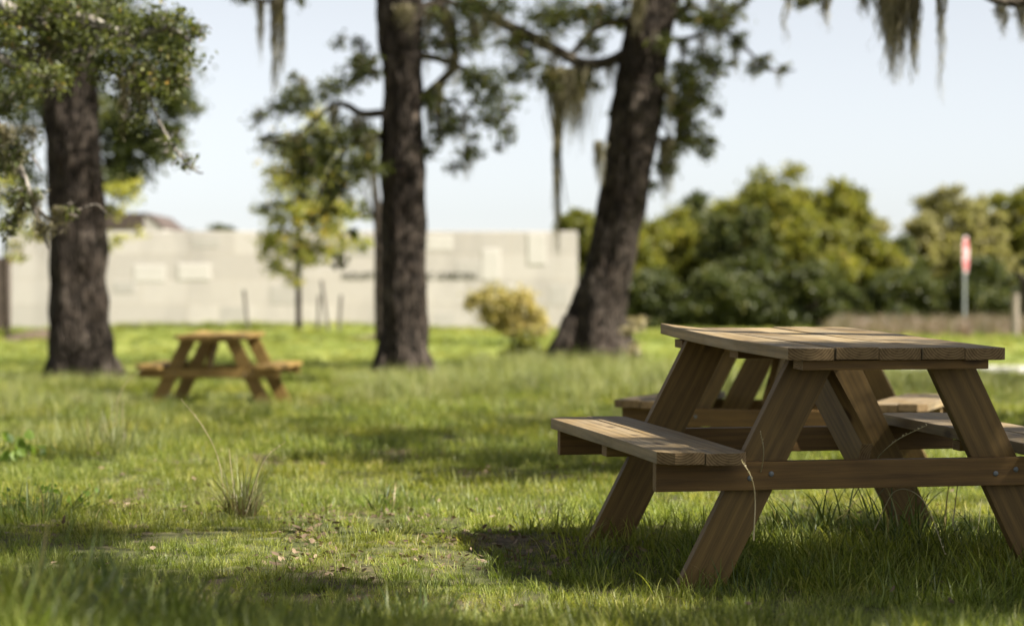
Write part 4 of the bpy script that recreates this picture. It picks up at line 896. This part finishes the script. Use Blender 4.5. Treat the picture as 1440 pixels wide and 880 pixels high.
gplant('grass_tuft',P(60,0,5.0).x,5.0,'blurred dark long-bladed grass tuft at the bottom left corner','grass tuft',TG,[dict(n=110,r=.16,h0=.12,h1=.30,w=.008,lean=1.5,curl=.3,seg=6)],M['tuft'])
gplant('grass_tuft',P(150,0,5.3).x,5.3,'second blurred dark long-bladed grass tuft, right of the corner one','grass tuft',TG,[dict(n=90,r=.14,h0=.12,h1=.28,w=.011,lean=1.9,curl=.3,seg=6)],M['tuft'])
gplant('grass_tuft',P(560,0,6.2).x,6.2,'blurred grass tuft at the bottom edge left of the middle','grass tuft',TG,[dict(n=60,r=.12,h0=.08,h1=.18,w=.007,lean=1.9,curl=.3,seg=6)],M['tuft'])
# broad leaved weeds
def weedplant(x,y,n,r,size,label):
    base=(x,y,gz(x,y)); pts_=np.array([(random.gauss(0,r),random.gauss(0,r),random.uniform(.03,.12)) for _ in range(n)])
    root=empty('leafy_weed',base,label,'weed','broad-leaved weeds in the grass')
    link('leaves',leaves_mesh('leaves',pts_,size,.75,droop=.0),M['broad'],root)
    tube_obj('stems',[tube([(p[0]*.2,p[1]*.2,-.02),(p[0]*.7,p[1]*.7,p[2]*.6),tuple(p)],[.002,.0015,.001],4,3) for p in pts_],M['tuft'],root)
weedplant(P(30,0,13.4).x,13.4,26,.11,.075,'patch of bright broad leaves at the left edge of the lawn')
weedplant(P(80,0,9.8).x,9.8,34,.10,.03,'small clover-like patch in the lit grass at the left')

# leaf litter
n=1100; lp=[]
while len(lp)<n:
    cx,cy,rx,ry,s=random.choice(BARE[:14]); a=random.gauss(cx,rx*.55); b=random.gauss(cy,ry*.55)
    d=.93*F/max(60,(b-HY)); x=(a-720)/F*d; lp.append((x,d,gz(x,d)+random.uniform(.004,.02)))
for _ in range(500):
    y=random.uniform(6,16); x=random.uniform(-.22*y,.22*y); lp.append((x,y,gz(x,y)+random.uniform(.01,.03)))
lp=np.array(lp); lm=leaves_mesh('leaf_litter',lp,.036,.5,np.clip(rng.normal(.22,.22,len(lp)),0,1),0.0)
co=np.empty(len(lm.vertices)*3,dtype=np.float32); lm.vertices.foreach_get('co',co); co=co.reshape(-1,6,3); b0=lp[:,None,:]; co=b0+(co-b0)*np.array([1,1,.6]); lm.vertices.foreach_set('co',co.astype(np.float32).ravel()); lm.update()
tag(link('leaf_litter',lm,M['litter']),'fallen brown oak leaves on bare soil',kind='stuff')

# ------------------------------------------------------------------ light, sky, camera
w=bpy.data.worlds.new('World'); S.world=w; w.use_nodes=True; nt=w.node_tree; nt.nodes.clear()
sk=nt.nodes.new('ShaderNodeTexSky'); sk.sky_type='NISHITA'; sk.sun_disc=False; sk.sun_elevation=SUN_EL
# sky sun_rotation 0 = +Y, clockwise seen from above
sk.sun_rotation=PI/2-SUN_AZ; sk.air_density=.7; sk.dust_density=.45; sk.ozone_density=1.3
bg=nt.nodes.new('ShaderNodeBackground'); bg.inputs[1].default_value=.053; wo=nt.nodes.new('ShaderNodeOutputWorld'); hs=nt.nodes.new('ShaderNodeHueSaturation'); hs.inputs['Saturation'].default_value=.27; nt.links.new(sk.outputs[0],hs.inputs['Color']); nt.links.new(hs.outputs[0],bg.inputs[0]); nt.links.new(bg.outputs[0],wo.inputs[0])
sl=bpy.data.lights.new('sun','SUN'); sl.energy=5.0; sl.angle=R(.5); sl.color=(1,.95,.86); so=bpy.data.objects.new('sun',sl); C.objects.link(so)
sd_=Vector((math.cos(SUN_AZ)*math.cos(SUN_EL),math.sin(SUN_AZ)*math.cos(SUN_EL),math.sin(SUN_EL))); so.rotation_euler=(-sd_).to_track_quat('-Z','Y').to_euler(); so.location=(20,0,20)
cd=bpy.data.cameras.new('camera'); cam=bpy.data.objects.new('camera',cd); C.objects.link(cam); cam.location=(0,0,HC)
cam.rotation_euler=(R(90)-math.atan(30/F),0,0); cd.lens=85; cd.sensor_width=36; cd.sensor_fit='HORIZONTAL'; cd.clip_end=6000; cd.clip_start=.1
cd.dof.use_dof=True; cd.dof.focus_distance=7.9; cd.dof.aperture_fstop=2.6
S.camera=cam
S.render.engine='CYCLES'; S.view_settings.view_transform='Standard'; S.view_settings.look='None'; S.view_settings.exposure=1.62; S.view_settings.gamma=1
